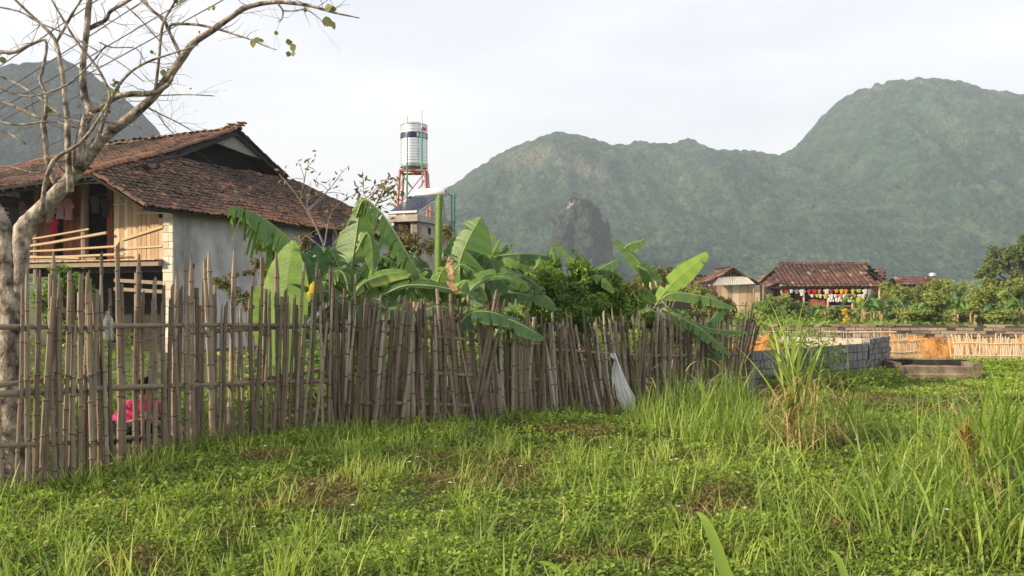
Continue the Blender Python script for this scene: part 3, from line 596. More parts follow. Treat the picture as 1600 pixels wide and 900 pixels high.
def mound(name, label, cx, cy, rx, ry, h, mat, seed, rot=0, kind=None, cat=None):
    mb = MB(); n = 44; rows = []
    for i in range(n + 1):
        r = []
        for j in range(n + 1):
            u, v = i / n * 2 - 1, j / n * 2 - 1; d = max(0, 1 - (abs(u) ** 2.2 + abs(v) ** 2.2)); x, y = u * rx, v * ry
            X_, Y_ = cx + x * math.cos(rot) - y * math.sin(rot), cy + x * math.sin(rot) + y * math.cos(rot)
            z = h * min(1, d * 1.8) * (.7 + .6 * mnoise.fractal(Vector((X_ * 1.3, Y_ * 1.3, seed)), .9, 2, 4)) + (.05 * mnoise.noise(Vector((X_ * 8, Y_ * 8, 1))) + .04 * mnoise.noise(Vector((X_ * 17, Y_ * 17, 3)))) * (1 if d > 0 else 0)
            r.append(Vector((X_, Y_, z - .04)))
        rows.append(r)
    mb.grid([r[::-1] for r in rows]); return tag(mb.build(name, mat), label, cat, None, kind)
mound('soil_heap', 'heap of orange clay inside the block enclosure', 5.1, 16.0, 1.0, 1.15, .78, MT['clay'], 3, .6, None, 'soil heap')
mound('soil_bank', 'long bank of orange clay between the brick wall and the far fences', 11.3, 20.5, 3.0, 1.2, .62, MT['clay'], 9, 0, None, 'soil bank')
# small stones along block wall foot
for k, (px, D, sz) in enumerate(((1362, 15.0, .13), (1374, 15.3, .11), (1384, 15.6, .1))):
    mb = MB(); c = gp(px, D, sz * .4); rows = []
    for i in range(7):
        th = math.pi * i / 6; rows.append([c + Vector((math.sin(th) * math.cos(j * .785) * sz, math.sin(th) * math.sin(j * .785) * sz, math.cos(th) * sz * .7)) * 1.0 + Vector((1, 1, 1)) * .02 * mnoise.noise(Vector((i, j % 8, k * 5))) for j in range(9)])
    mb.grid(rows); tag(mb.build('stone', MT['concrete']), ['grey stone nearest the camera', 'grey stone in the middle of three', 'grey stone farthest right'][k] + ' at the foot of the block wall corner', 'stone', 'stones by the wall corner')
# trough
ta, tb = gp(1400, 15.3), gp(1530, 15.15)
troot = thing('trough', 'long stained concrete trough lying on the grass right of the block wall', 'trough', ta)
def trough():
    mb = MB(); t = (tb - ta); Lw = t.length; t.normalize(); n = Vector((-t.y, t.x, 0)); N = 30; Wd = .62
    def pr(s, prof, off):
        return [ta + t * (s * Lw + off) + n * y + Vector((0, 0, z + .012 * mnoise.noise(Vector((s * 9, y * 9, z * 9))))) for y, z in prof]
    prof = [(0, -.05), (-.02, .10), (.015, .13), (0, .25), (.06, .275), (.09, .26), (.13, .08), (Wd - .13, .08), (Wd - .10, .35), (Wd - .05, .37), (Wd, .33), (Wd, -.05)]
    rows = [pr(i / N, prof, 0) for i in range(N + 1)]; mb.grid([r[:6] for r in rows]); mb.mat = 1; mb.grid([r[5:9] for r in rows]); mb.mat = 0; mb.grid([r[8:] for r in rows])  # inner faces coloured dark, putting shade into the hollow
    for s, sg in ((0, -1), (1, 1)):   # thick ends
        e = ta + t * (s * Lw); o = e - t * (0 if s == 0 else .14) - t * (.04 if s == 0 else -.04)
        mb.fbox(o + n * .012 - Vector((0, 0, .05)), t * .14, n * (Wd - .03), Vector((0, 0, .372)))
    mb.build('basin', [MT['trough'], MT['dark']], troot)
    mb = MB(); mb.fbox(ta + t * .15 - n * .035 - Vector((0, 0, .03)), t * (Lw - .5), n * .05, Vector((0, 0, .06))); mb.fbox(ta + t * (Lw - .30) - n * .03 - Vector((0, 0, .05)), t * .33, n * .045, Vector((0, 0, .24))); mb.fbox(ta - t * .03 - n * .03 - Vector((0, 0, .05)), t * .16, n * .045, Vector((0, 0, .30))); mb.build('foot', MT['trough'], troot)
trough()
block_wall('brick_wall', 'long low mossy brown brick wall across the far side of the field', gp(1100, 22.6), gp(1760, 21.4), .82, .24, .088, (MT['brick'], MT['mortar']), .2, .025, seed=8, drop=lambda x, z: z > .86 and mnoise.noise(Vector((x * 40, 0, 0))) > .05)

# stick fences on the far side
def stick_fence(name, label, a, b, n, h, rails, mat, r=.012, lean=.12, seed=1, gappy=0, pickcap=100):
    rr = random.Random(seed); a, b = Vector(a), Vector(b); root = thing(name, label, 'fence', a); pr_ = []
    for k in range(n):
        t = (k + rr.uniform(-.3, .3)) / n
        if gappy and mnoise.noise(Vector((t * 9, seed, 0))) > .25: continue
        p = a.lerp(b, t); hh = h * rr.uniform(.8, 1.12); d = (b - a).normalized(); ln = rr.gauss(0, lean) * hh; mb = MB(); mb.var = rr.uniform(.3, 1)
        mb.tube([p - Vector((0, 0, .05)), p + d * ln * .5 + Vector((0, 0, hh * .5)), p + d * ln + Vector((0, 0, hh))], [r, r * .95, r * .8], 5); mb.build('picket', mat, root)
    for z in rails:
        mb = MB(); mb.var = .7; mb.tube([a.lerp(b, t) + Vector((0, -.02, z + rr.uniform(-.02, .02))) for t in np.linspace(0, 1, 7)], .013, 5); mb.build('rail', mat, root)
    return root
MT['palestick'] = M('pale dry bamboo', [(.34, .27, .18), (.52, .44, .32), (.64, .58, .46)], 6, .8, .2, var=.6)
stick_fence('stick_fence', 'pale stick fence of close pickets beyond the trough at the right edge', gp(1488, 18.7), gp(1690, 18.2), 84, .66, (.22, .5), MT['palestick'], .014, .13, 3)
stick_fence('stick_fence', 'sparse stick fence between the block enclosure and the orange clay', gp(1388, 18.6), gp(1438, 18.8), 24, .66, (.12, .3, .55), MT['palestick'], .009, .05, 4, 0)
stick_fence('lattice_fence', 'low thin bamboo lattice along the brick wall left of the tall grass', gp(1170, 20.8), gp(1400, 20.4), 90, .72, (.35, .5, .68), MT['palestick'], .0055, .03, 5, 0)

# ============================================================ far houses
def far_roof(mb, ridge0, ridge1, eave_f, eave_b, hz, l=.42, w=.34, hip=0, seed=1): pass
fh = thing('farmhouse', 'long low farmhouse with a dark hipped tile roof beyond the banana row', 'house', gp(1290, 66))
D0 = 64.0
RL, RR_ = P(1216, 413, 67.5), P(1356, 413, 67.5); ML, MR = P(1208, 432, 65.7), P(1356, 432, 65.7)
EL_, ER_ = P(1192, 449, D0), P(1385, 449, D0); bl, br = P(1192, 449, 71), P(1392, 449, 71); EL_.z = ER_.z; bl.z = br.z = EL_.z
mb = MB(); tiles(mb, [RL, RR_, MR + Vector((.0, 0, 0)), P(1384, 447, D0), EL_ + Vector((1.2, 0, 0)), ML], (1, 0, 0), .36, .42, .09, seed=31, orange=0, rough=.6)
tiles(mb, [ML, EL_ + Vector((1.2, 0, 0)), P(1190, 446, D0 + .5), P(1185, 442, 67), P(1190, 436, 69)], (.2, 1, 0), .36, .42, .09, seed=32, orange=0)
tiles(mb, [RL, RR_, br, bl], (1, 0, 0), .5, .5, .09, seed=33); tiles(mb, [RR_ + Vector((.1, .6, -.5)), P(1392, 447, D0 + .4), br], (0, 1, 0), .4, .45, .09, seed=34)
tiles(mb, [RL + Vector((0, .6, -.3)), P(1186, 440, 66), bl], (0, 1, 0), .4, .45, .09, seed=35)
ridge_tiles(mb, RL, RR_, .12, .4, 3, (.4, .8)); fr = mb.build('roof', [MT['tilef'], MT['dark']], fh)
yw = D0 + 1.6; mb = MB(); x0, x1 = (1215 - 800) / F * yw, (1386 - 800) / F * yw; mb.mat = 0; mb.box(((x0 + x1) / 2, yw + .1, 1.3), (x1 - x0, .1, 2.6)); mb.build('front_wall', MT['redwood'], fh)
mb = MB(); mb.box((x0 - .1, yw + 2.6, 1.2), (.1, 5, 2.4)); mb.box((x1, yw + 2.6, 1.2), (.1, 5, 2.4)); mb.box(((x0 + x1) / 2, yw + 5, 1.3), (x1 - x0, .1, 2.6)); mb.build('side_wall', MT['dark'], fh)
for px, wpx in ((1262, 9), (1281, 8), (1305, 10), (1326, 12), (1346, 10), (1236, 8)):
    mb = MB(); mb.box(((px - 800) / F * yw, yw + .02, 1.45), (wpx / F * yw * 1.3, .08, 1.5)); mb.build('doorway', MT['void'], fh)
for px in (1221, 1256, 1293.5, 1332, 1374):
    mb = MB(); x = (px - 800) / F * (D0 + .3); mb.tube([(x, D0 + .3, -.05), (x, D0 + .3, 2.2)], .075, 8); mb.build('post', MT['plank'], fh)
mb = MB(); mb.box((((1263 + 1350) / 2 - 800) / F * D0, D0 + .4, .78), (87 / F * D0, .08, .1)); mb.mat = 1; mb.box(((1280 - 800) / F * D0, D0 + .5, 1.05), (26 / F * D0, .06, .52)); mb.build('balustrade', [MT['wood'], MT['redwood']], fh)
cols = {'red': (.55, .03, .03), 'white': (.75, .74, .7), 'orange': (.75, .28, .03), 'yellow': (.75, .5, .05), 'crimson': (.4, .02, .05), 'lime': (.5, .55, .08), 'grey': (.3, .3, .3)}
up_ = ['red', 'white', 'grey', 'white', 'red', 'red', 'orange', 'white', 'crimson', 'orange', 'yellow', 'orange', 'lime', 'lime', 'white', 'grey']
lo_ = ['white', 'lime', 'white', 'yellow', 'white', 'white', 'orange', 'white', 'white', 'orange', 'white', 'white']
nth = ['first', 'second', 'third', 'fourth', 'fifth', 'sixth', 'seventh', 'eighth', 'ninth', 'tenth', 'eleventh', 'twelfth', 'thirteenth', 'fourteenth', 'fifteenth', 'sixteenth', 'seventeenth', 'eighteenth', 'nineteenth', 'twentieth', 'last']
cnt = {}
for row, lst, x0p, x1p, ypx, yD in (('upper', up_, 1224, 1364, 451.5, D0 + .2), ('lower', lo_, 1266, 1352, 459.5, D0 + .15)):
    tot = {c: lst.count(c) for c in lst}; cnt = {}
    for k, c in enumerate(lst):
        px = x0p + (x1p - x0p) * (k + .5) / len(lst) + random.uniform(-.8, .8); cnt[c] = cnt.get(c, 0) + 1
        lab = '%s %s garment from the left on the %s washing line of the farmhouse' % (nth[cnt[c] - 1], c, row)
        if tot[c] == 1: lab = 'only %s garment on the %s washing line of the far farmhouse' % (c, row)
        shirt('garment', lab, cols[c], P(px + random.uniform(-2, 2), ypx, yD), random.uniform(.26, .52), random.uniform(.2, .55), None, 0, Vector((-1, 0, 0)), group='washing at the far farmhouse')
    mb = MB(); mb.tube([P(x0p - 3, ypx, yD), P((x0p + x1p) / 2, ypx + 1, yD), P(x1p + 3, ypx, yD)], .012, 4); tag(mb.build('washing_line', MT['wire']), '%s washing line strung along the far farmhouse' % row, 'line')
# big white sheets hung lower
for k, (px, wp) in enumerate(((1298, 9), (1310, 10), (1329, 9))):
    mb = MB(); c = P(px, 464.5, D0 + .1); ww = wp / F * D0; rows = [[c + Vector((ww * (j / 8 - .5), .04 * math.sin(j * 1.7 + i), -.09 * i - .04 * math.sin(j * .8))) for j in range(9)] for i in range(5)]; mb.grid(rows); mb.grid([[p + Vector((0, .02, 0)) for p in r][::-1] for r in rows])
    tag(mb.build('sheet', cloth((.75, .74, .7))), ['leftmost', 'middle', 'rightmost'][k] + ' of three white cloths draped over the far farmhouse railing', 'sheet', 'white cloths on the railing')
# roof behind at right, its gable end
def simple_house(name, label, px0, px1, yr, ye, D, depth, wallmat, seed=1, gable_white=False):
    r = thing(name, label, 'house', gp((px0 + px1) / 2, D)); a, b = P(px0, yr, D + depth / 2), P(px1, yr, D + depth / 2); c, d = P(px0, ye, D), P(px1, ye, D)
    mb = MB(); tiles(mb, [a, b, d, c], (1, 0, 0), .36, .42, .09, seed=seed, orange=0); cb, db = Vector((c.x, D + depth, c.z)), Vector((d.x, D + depth, d.z)); tiles(mb, [a, b, db, cb], (1, 0, 0), .5, .5, .09, seed=seed + 1); ridge_tiles(mb, a, b, .11, .4, 2); mb.build('roof', [MT['tilef'], MT['dark']], r)
    mb = MB(); x0, x1 = c.x + .2, d.x - .2; y0, y1 = D + .4, D + depth - .4; zt = c.z - .02
    for q in (((x0, y0, -.1), (x1 - x0, 0, 0), (0, .12, 0)), ((x0, y1, -.1), (x1 - x0, 0, 0), (0, .12, 0))): mb.fbox(q[0], q[1], q[2], (0, 0, zt + .2))
    for x in (x0, x1): mb.prism([(x, y0, -.1), (x, y1, -.1), (x, y1, zt), (x, (y0 + y1) / 2, a.z - .15), (x, y0, zt)], (.1, 0, 0))
    mb.build('wall', wallmat, r); return r
simple_house('outhouse', 'small tiled roof with a pale gable showing behind the right end of the farmhouse', 1352, 1384, 421.5, 436, 73, 5, MT['concrete'], 41)
simple_house('shed', 'low dark tiled roof of a shed right of the farmhouse, half hidden by shrubs', 1402, 1462, 434, 446, 68, 5, MT['dark'], 43)
simple_house('shed', 'reddish tiled roof peeping out left of the plank hut', 1040, 1128, 433.5, 460, 66, 6, MT['dark'], 45)
mb = MB(); c = P(1457, 433, 69); mb.tube([c - Vector((0, 0, .1)), c + Vector((0, 0, .1)), c + Vector((0, 0, .32)), c + Vector((0, 0, .38))], [.05, .3, .3, .08], 14); tag(mb.build('roof_tank', MT['steel']), 'tiny silver tank on the ridge of the low shed roof', 'water tank')
# plank hut
hut = thing('plank_hut', 'small plank hut with an open gable and a pale corrugated lean-to roof', 'hut', gp(1152, 60))
DH = 60.0; mb = MB(); x0, x1 = (1120 - 800) / F * DH, (1177 - 800) / F * DH; b = x0; 
while b < x1: wd = random.uniform(.3, .6); mb.var = random.random(); mb.box((b + wd / 2, DH + .05 + random.uniform(0, .02), 1.15), (wd - .03, .06, 2.5)); b += wd
mb.mat = 1; mb.box((x1, DH + 1.5, .9), (.1, 3, 1.9)); mb.box((x0, DH + 1.5, .9), (.1, 3, 1.9)); mb.mat = 0; mb.box(((x0 + x1) / 2, DH - .02, .92), (x1 - x0, .05, .06)); mb.build('plank_wall', [MT['plank'], MT['dark']], hut)
ap = P(1146, 420, DH + .2); l0, l1 = P(1108, 441, DH + .2), P(1190, 444, DH + .2)
mb = MB()
for p, q in ((ap, l0), (ap, l1)):
    t = [p, q, q + Vector((0, 4.5, 0)), p + Vector((0, 4.5, 0))]; tiles(mb, t, (0, 1, 0), .36, .42, .09, seed=51, orange=0)
ridge_tiles(mb, ap, ap + Vector((0, 4.5, 0)), .1, .4, 3); mb.build('roof', [MT['tilef'], MT['dark']], hut)
mb = MB(); rows = []; 
ea, eb, ta_, tb_ = P(1113, 446, DH - .6), P(1180, 443.5, DH - .6), P(1124, 433, DH + .3), P(1166, 432, DH + .3)
for i in range(2):
    r = []
    for j in range(121):
        t = j / 120; p = (ea.lerp(eb, t) if i == 0 else ta_.lerp(tb_, t)); r.append(p + Vector((0, 0, .035 * math.sin(j * math.pi / 3))))
    rows.append(r)
mb.grid(rows); mb.grid([[p - Vector((0, 0, .02)) for p in r][::-1] for r in rows]); mb.build('corrugated_canopy', MT['tin'], hut)
mb = MB(); mb.prism([P(1112, 440, DH + .9), P(1184, 442, DH + .9), P(1146, 423, DH + .9)], (0, .05, 0)); mb.build('gable_void', MT['void'], hut)
for px in (1142, 1146, 1150, 1154): 
    mb = MB(); mb.box(((px - 800) / F * DH, DH + .75, 3.0), (.06, .06, .8)); mb.build('gable_slat', MT['plank'], hut)
for px in (1177, 1192):
    mb = MB(); x = (px - 800) / F * (DH - .3); mb.tube([(x, DH - .3, -.05), (x + .05, DH - .3, 2.4)], .07, 7); mb.build('post', MT['wood'], hut)
# ============================================================ bamboo picket fence, three panels
FL = [(-140, 5.75, 430), (-40, 6.15, 436), (50, 6.5, 438), (150, 7.1, 440), (260, 7.9, 452), (330, 8.35, 450), (400, 8.8, 454), (450, 8.95, 464), (550, 9.2, 474), (620, 9.5, 476), (700, 9.9, 478), (745, 10.05, 492), (850, 10.4, 512), (920, 10.8, 510), (1000, 11.3, 506), (1100, 12.1, 503), (1172, 12.75, 492)]
FX = np.array([f[0] for f in FL]); FD = np.array([f[1] for f in FL]); FT = np.array([f[2] for f in FL])
def fence_at(px): return float(np.interp(px, FX, FD)), float(np.interp(px, FX, FT))
def picket(px, top, wpx, lean_t, lean_b, off, root, seed, bot=0.0, var=None, shape=None, into=None, mat='bamboo'):
    rr = random.Random(seed); D, _ = fence_at(px); D += off; r = wpx / F * D / 2
    zt = EYE + (HY - top) / F * D; x = (px - 800) / F * D; t = Vector((.72, .69, 0)) if px > 500 else Vector((.38, .92, 0))
    base = Vector((x, D, -.06 + bot)) + t * lean_b * .0 ; base.x -= lean_t * 0
    mb = into or MB(); mb.var = rr.random() if var is None else var; n = 10; pts = []; rad = []; nodes = [rr.uniform(.1, .25) + .28 * k for k in range(7)]
    bow = rr.uniform(-.022, .022); ph = rr.uniform(0, 6)
    lx = lean_t / F * D
    hgt_ = max(.3, zt - base.z); nodes = [q for q in nodes if .02 < q < hgt_ - .04]
    ts = sorted([s_ for s_ in (k / n for k in range(n + 1)) if all(abs(s_ * hgt_ - q) > .02 for q in nodes)] + [(q + e_) / hgt_ for q in nodes for e_ in (-.011, 0, .011)])
    for s in ts:
        z = base.z + (zt - base.z) * s; isn = any(abs((z - base.z) - q) < .004 for q in nodes)
        pts.append(Vector((x + lx * (s - .45) + bow * math.sin(s * 3.1 + ph) + rr.uniform(-.003, .003), D + .012 * math.sin(s * 5 + ph) * 1, z)))
        rad.append(r * (1.06 - .22 * s) * (1.28 if isn else 1) * rr.uniform(.97, 1.03))
    shape = rr.choice(['cut', 'cut', 'split', 'split', 'point']) if shape is None else shape
    v0 = len(mb.vv); mb.tube(pts, rad, 7, True, .06)
    for k_, s in enumerate(ts):
        if any(abs(hgt_ * s - q) < .004 for q in nodes):
            for j in range(7): mb.aa[v0 + k_ * 7 + j] = -.1
    # broken or slanting top
    tp = pts[-1]; tr = rad[-1]; k0 = len(mb.vv) - 7
    for j in range(7):
        v = Vector(mb.vv[k0 + j]); s_ = (v.x - tp.x) / max(tr, 1e-4)
        if shape == 'split': v.z += .035 * (s_ + 1) * rr.uniform(.5, 1.1)
        elif shape == 'point': v = tp + (v - tp) * .35 + Vector((0, 0, .05))
        else: v.z += rr.uniform(-.008, .012)
        mb.vv[k0 + j] = tuple(v)
    return None if into else mb.build('picket', MT[mat], root)
def rail(pts, rpx, root, off=-.03, name='rail', var=.6, rnd_=6):
    w = []
    for px, py in pts:
        D, _ = fence_at(px); D += off + .03; w.append(P(px, py, D))
    w = cr_spline(w, 10); D = w[5].y; mb = MB(); mb.var = var; r = rpx / F * D / 2 * .8
    rad = [r * (1 + (.18 if k % 3 == 1 else 0)) for k in range(len(w))]; mb.tube(w, rad, 8, True, .03); return mb.build(name, MT['bamboo'], root)
def fence_panel(label, xa, xb, n, wr, seed, jit, extra=(), leanf=None, topj=22, extra_n=0, mat='bamboo'):
    D, _ = fence_at((xa + xb) / 2); root = thing('bamboo_fence', label, 'fence', ((((xa + xb) / 2) - 800) / F * D, D, 0)); rr = random.Random(seed)
    ex = MB()
    for k in range(n + extra_n):
        px = xa + (xb - xa) * ((k + .5 + rr.uniform(-jit, jit)) / n if k < n else rr.random()); D, top = fence_at(px)
        if xa < 0 and px < 42 and k % 4: continue
        if xa < 0 and 178 < px < 238 and k % 2: continue
        tall = rr.random(); tj = rr.uniform(-topj * .35, topj) if tall > .22 else rr.uniform(-topj * 1.2, -topj * .3)
        if rr.random() < .10: tj += topj * 1.6
        if tall < .16 and px < 640: tj -= 24
        l = rr.gauss(0, 7) + (leanf(px) if leanf else 0)
        picket(px, top + tj, rr.uniform(*wr) * (8.2 / D) ** .5, l, 0, rr.choice((-.03, .03)) + rr.uniform(-.01, .01), root, seed * 1000 + k, into=ex if k >= n else None, mat=mat)
    if extra_n: ex.build('pickets', MT[mat], root)['kind'] = 'stuff'
    return root
fa = fence_panel('weathered bamboo picket fence panel at left with tall widely spaced pickets and gaps', -120, 506, 88, (4.6, 8.0), 3, .62, topj=30)
for px, top in ((88, 402), (138, 435), (215, 405), (300, 405), (330, 400), (362, 398), (436, 400), (275, 430)): picket(px, top, 9, random.gauss(0, 6), 0, .03, fa, px, shape='point')
rail([(-130, 512), (0, 511), (150, 510), (300, 508), (420, 508), (520, 511)], 9, fa, 0); rail([(300, 520), (420, 512), (520, 507)], 9, fa, .05)
rail([(-130, 620), (0, 616), (150, 607), (300, 602), (420, 597), (516, 595)], 11, fa, 0); rail([(-120, 700), (-20, 697), (56, 694)], 10, fa, .0)
rail([(-130, 625), (-30, 606), (60, 594), (140, 578)], 10, fa, .08); rail([(330, 600), (420, 590), (515, 575)], 9, fa, .06)
rail([(60, 690), (160, 686), (260, 680)], 8, fa, .07)
rail([(395, 680), (450, 655), (500, 640), (566, 615)], 9, fa, .05, 'brace_pole')
def lean_mid(px): return 26 * math.sin((px - 520) / 46) * (1 if px < 640 else .4) - 6
fb = fence_panel('dense middle panel of the bamboo picket fence, its pickets leaning left and right', 508, 846, 94, (4.4, 7.4), 5, .7, leanf=lean_mid, topj=22, extra_n=22, mat='bamboo2')
for k, px in enumerate((752, 758, 764)): picket(px, 455 + 8 * k, 6, 44, 0, -.05, fb, 900 + k, var=.35)
rail([(500, 512), (600, 520), (700, 528), (850, 538)], 7, fb, 0); rail([(515, 575), (650, 582), (760, 588), (850, 594)], 7, fb, 0); rail([(530, 628), (620, 630), (740, 634), (850, 640)], 8, fb, 0)
def lean_r(px): return -28 * max(0, 1 - abs(px - 930) / 80) + (34 if px > 1135 else 0) * ((px - 1135) / 40) - (6 if px < 1000 else -2)
fc = fence_panel('right hand panel of the bamboo picket fence, darker and sagging towards the block wall', 848, 1172, 98, (3.4, 6.2), 9, .75, leanf=lean_r, topj=20, extra_n=50, mat='bamboo2')
rail([(848, 545), (950, 552), (1040, 556), (1165, 552)], 6, fc, 0); rail([(846, 598), (930, 597), (1040, 598), (1165, 590)], 7, fc, 0); rail([(846, 634), (890, 641), (930, 650), (985, 640), (1100, 636)], 6, fc, -.03)
# white sack
def sack():
    D = fence_at(968)[0] - .10; rows = []; prof = [(552, 957, 4), (557, 958, 5), (562, 962, 4), (575, 963, 7), (590, 966, 11), (605, 970, 14), (620, 975, 16), (634, 979, 13), (642, 979, 10), (648, 980, 4)]
    for sd in (1, -1):
        rows = []
        for k, (py, pc, hw) in enumerate(prof):
            r = []
            for j in range(25):
                u = j / 24 * 2 - 1; fold = .02 * math.sin(u * 5 + py * .06) + .016 * math.sin(u * 11 + py * .13) + .03 * mnoise.noise(Vector((u * 3.5, py * .09, sd)))
                p = P(pc + u * hw * (1 + .25 * mnoise.noise(Vector((py * .12, 3, u * .5)))) + 1.6 * mnoise.noise(Vector((u * 3, py * .1, sd))), py + (6 * u * (1 if k > 6 else 0)), D); p.y += -sd * (.03 * (1 - u * u) + .004) + fold; r.append(p)
            rows.append(r if sd == 1 else r[::-1])
        if sd == 1: mb = MB()
        mb.grid(rows)
    o = mb.build('sack', MT['sack'], None, True); settle(o, P(958, 648, D)); return tag(o, 'crumpled dirty white woven sack hooked on the bamboo fence above the grass', 'sack')
sack()
def bottle():
    px = 168; D = fence_at(px)[0] - .0; c = P(px, 510, D - .03); s = D / F; mb = MB(); prof = [(-24, 3), (-20, 3.2), (-17, 3.2), (-13, 7), (-8, 8.4), (4, 8.4), (6, 7.6), (8, 8.4), (20, 8.2), (22, 6)]
    rows = [[c + Vector((math.cos(a) * r * s, math.sin(a) * r * s, -z * s)) for a in np.linspace(0, 2 * math.pi, 17)] for z, r in prof]; mb.grid(rows); o = mb.build('plastic_bottle', MT['bottle'], None, True); settle(o, c); tag(o, 'clear plastic bottle stuck upside down over a fence picket', 'bottle')
    mb = MB(); mb.tube([c + Vector((0, 0, 19 * s)), c + Vector((0, 0, 24 * s))], 3.0 * s, 12); mb.build('neck_ring', MT['dull'], o)
bottle()

# ============================================================ bare tree
def tree():
    D = 7.35; root = thing('bare_tree', 'gnarled pale barked tree, nearly leafless, leaning over the stilt house', 'tree', P(20, 462, D) - Vector((0, 0, EYE)))
    s = D / F; rr = random.Random(4); limbs = []
    def br(name, pts, mat='bark', seg=10, dz=0, n=None, tw=True):
        w = []; rad = []; 
        for q in pts: w.append(P(q[0], q[1], D + (q[3] if len(q) > 3 else dz)))
        n = n or max(6, len(pts) * 4); c = cr_spline(w, n); m = len(pts) - 1
        for i in range(n + 1):
            t = i / n * m; k = min(int(t), m - 1); rad.append((pts[k][2] * (1 - t + k) + pts[k + 1][2] * (t - k)) * .87 * s * (1 + .06 * mnoise.noise(c[i] * 6)))
        if pts[0][2] > 2: c = [p + Vector((mnoise.noise(p * 3.1), mnoise.noise(p * 2.7 + Vector((5, 0, 0))), 0)) * min(.012, pts[0][2] * s * .2) for p in c]
        mb = MB(); mb.tube(c, rad, seg, True, .05 if pts[0][2] > 5 else .02); limbs.append((c, rad, tw)); return mb.build(name, MT[mat], root, True)
    br('trunk', [(22, 800, 26), (24, 740, 22), (20, 650, 20), (15, 560, 20), (19, 490, 21), (14, 440, 17), (8, 380, 18), (-10, 330, 17), (-60, 280, 14), (-130, 200, 10)], seg=14, n=50, tw=False)
    br('trunk', [(22, 520, 15), (29, 470, 13), (33, 420, 12.5), (33, 385, 14), (38, 358, 17), (56, 335, 14), (90, 302, 13.5), (122, 264, 11.5), (150, 228, 10.5), (170, 208, 9.5), (202, 184, 8.3), (236, 155, 7.6), (262, 122, 7.2), (284, 92, 6.8), (302, 68, 6), (330, 49, 5.2), (360, 27, 4.8), (386, 11, 4.4), (430, 3, 3.8), (480, 8, 3), (520, 19, 2), (562, 28, 1)], seg=14, n=90)
    br('limb', [(122, 262, 9), (126, 225, 8.6), (134, 192, 8), (143, 173, 7.4), (133, 152, 6.4), (130, 118, 5.6), (134, 62, 5.2), (138, 20, 5.2), (142, -30, 5)], n=36, dz=-.05)
    br('limb', [(140, 175, 6), (158, 169, 5), (180, 152, 5), (205, 146, 5), (238, 145, 5), (262, 133, 4), (272, 118, 2)], n=24, dz=-.03)
    br('limb', [(134, 47, 4), (152, 38, 4), (166, 30, 3), (172, 18, 3), (195, 4, 3), (225, -15, 2.5)], n=20)
    br('shoot', [(110, 300, 6), (107, 240, 5), (106, 190, 4.6), (102, 150, 4), (97, 110, 3.8), (88, 66, 3.5), (70, 44, 3), (45, 21, 2.6), (15, -8, 2)], n=28, dz=-.1, seg=7)
    br('shoot', [(88, 66, 2.6), (103, 40, 2.5), (120, 10, 2.2), (136, -12, 2)], n=12, seg=6, dz=-.1)
    br('shoot', [(88, 288, 5.5), (76, 262, 5), (71, 220, 4.8), (68, 188, 5), (79, 170, 4)], n=18, dz=.12, seg=7)
    br('shoot', [(69, 186, 3.6), (45, 176, 3.2), (20, 165, 3), (-30, 150, 2.6)], n=12, seg=6, dz=.12)
    br('shoot', [(70, 184, 3), (72, 150, 2.6), (62, 125, 2.6), (67, 108, 2.6), (72, 64, 2.6), (45, 71, 3), (20, 82, 3.6), (-20, 78, 4)], n=24, seg=6, dz=.1)
    br('shoot', [(66, 328, 4.5), (70, 290, 3.8), (80, 258, 3.8), (95, 242, 3.6), (122, 226, 3.2), (142, 204, 2.8), (158, 180, 2.4), (172, 154, 2.4), (165, 130, 2.2), (148, 100, 2.2), (120, 65, 2.2), (98, 30, 2), (75, -10, 1.6)], n=44, dz=-.25, seg=7)
    br('shoot', [(150, 232, 3.4), (160, 195, 3), (170, 165, 3), (182, 138, 2.4), (205, 112, 2.2), (232, 96, 2), (262, 86, 1.6), (310, 70, 1.2)], n=28, dz=-.2, seg=7)
    br('shoot', [(285, 92, 4), (272, 65, 3.6), (262, 45, 3.2), (256, 30, 2.4), (235, 14, 2.2), (215, -5, 2)], n=16, seg=6)
    br('shoot', [(264, 48, 2.6), (270, 38, 2.6), (310, 39, 2.4), (345, 47, 2.2), (370, 55, 1.8), (392, 62, 1.4), (415, 72, 1.1), (432, 78, .8)], n=24, seg=6)
    br('shoot', [(243, 140, 2.8), (248, 95, 2.6), (254, 40, 2.4), (266, 15, 2), (280, -8, 1.6)], n=14, seg=6, dz=-.05)
    br('shoot', [(256, 34, 2), (238, 15, 1.8), (218, -6, 1.6)], n=8, seg=6, dz=-.05)
    br('shoot', [(432, 3, 2), (442, 17, 1.8), (440, 30, 1.3), (434, 34, .8)], n=10, seg=5); br('shoot', [(442, 17, 1.5), (460, 17, 1.3), (478, 15, 1.1), (500, 30, .9), (508, 42, .7)], n=12, seg=5)
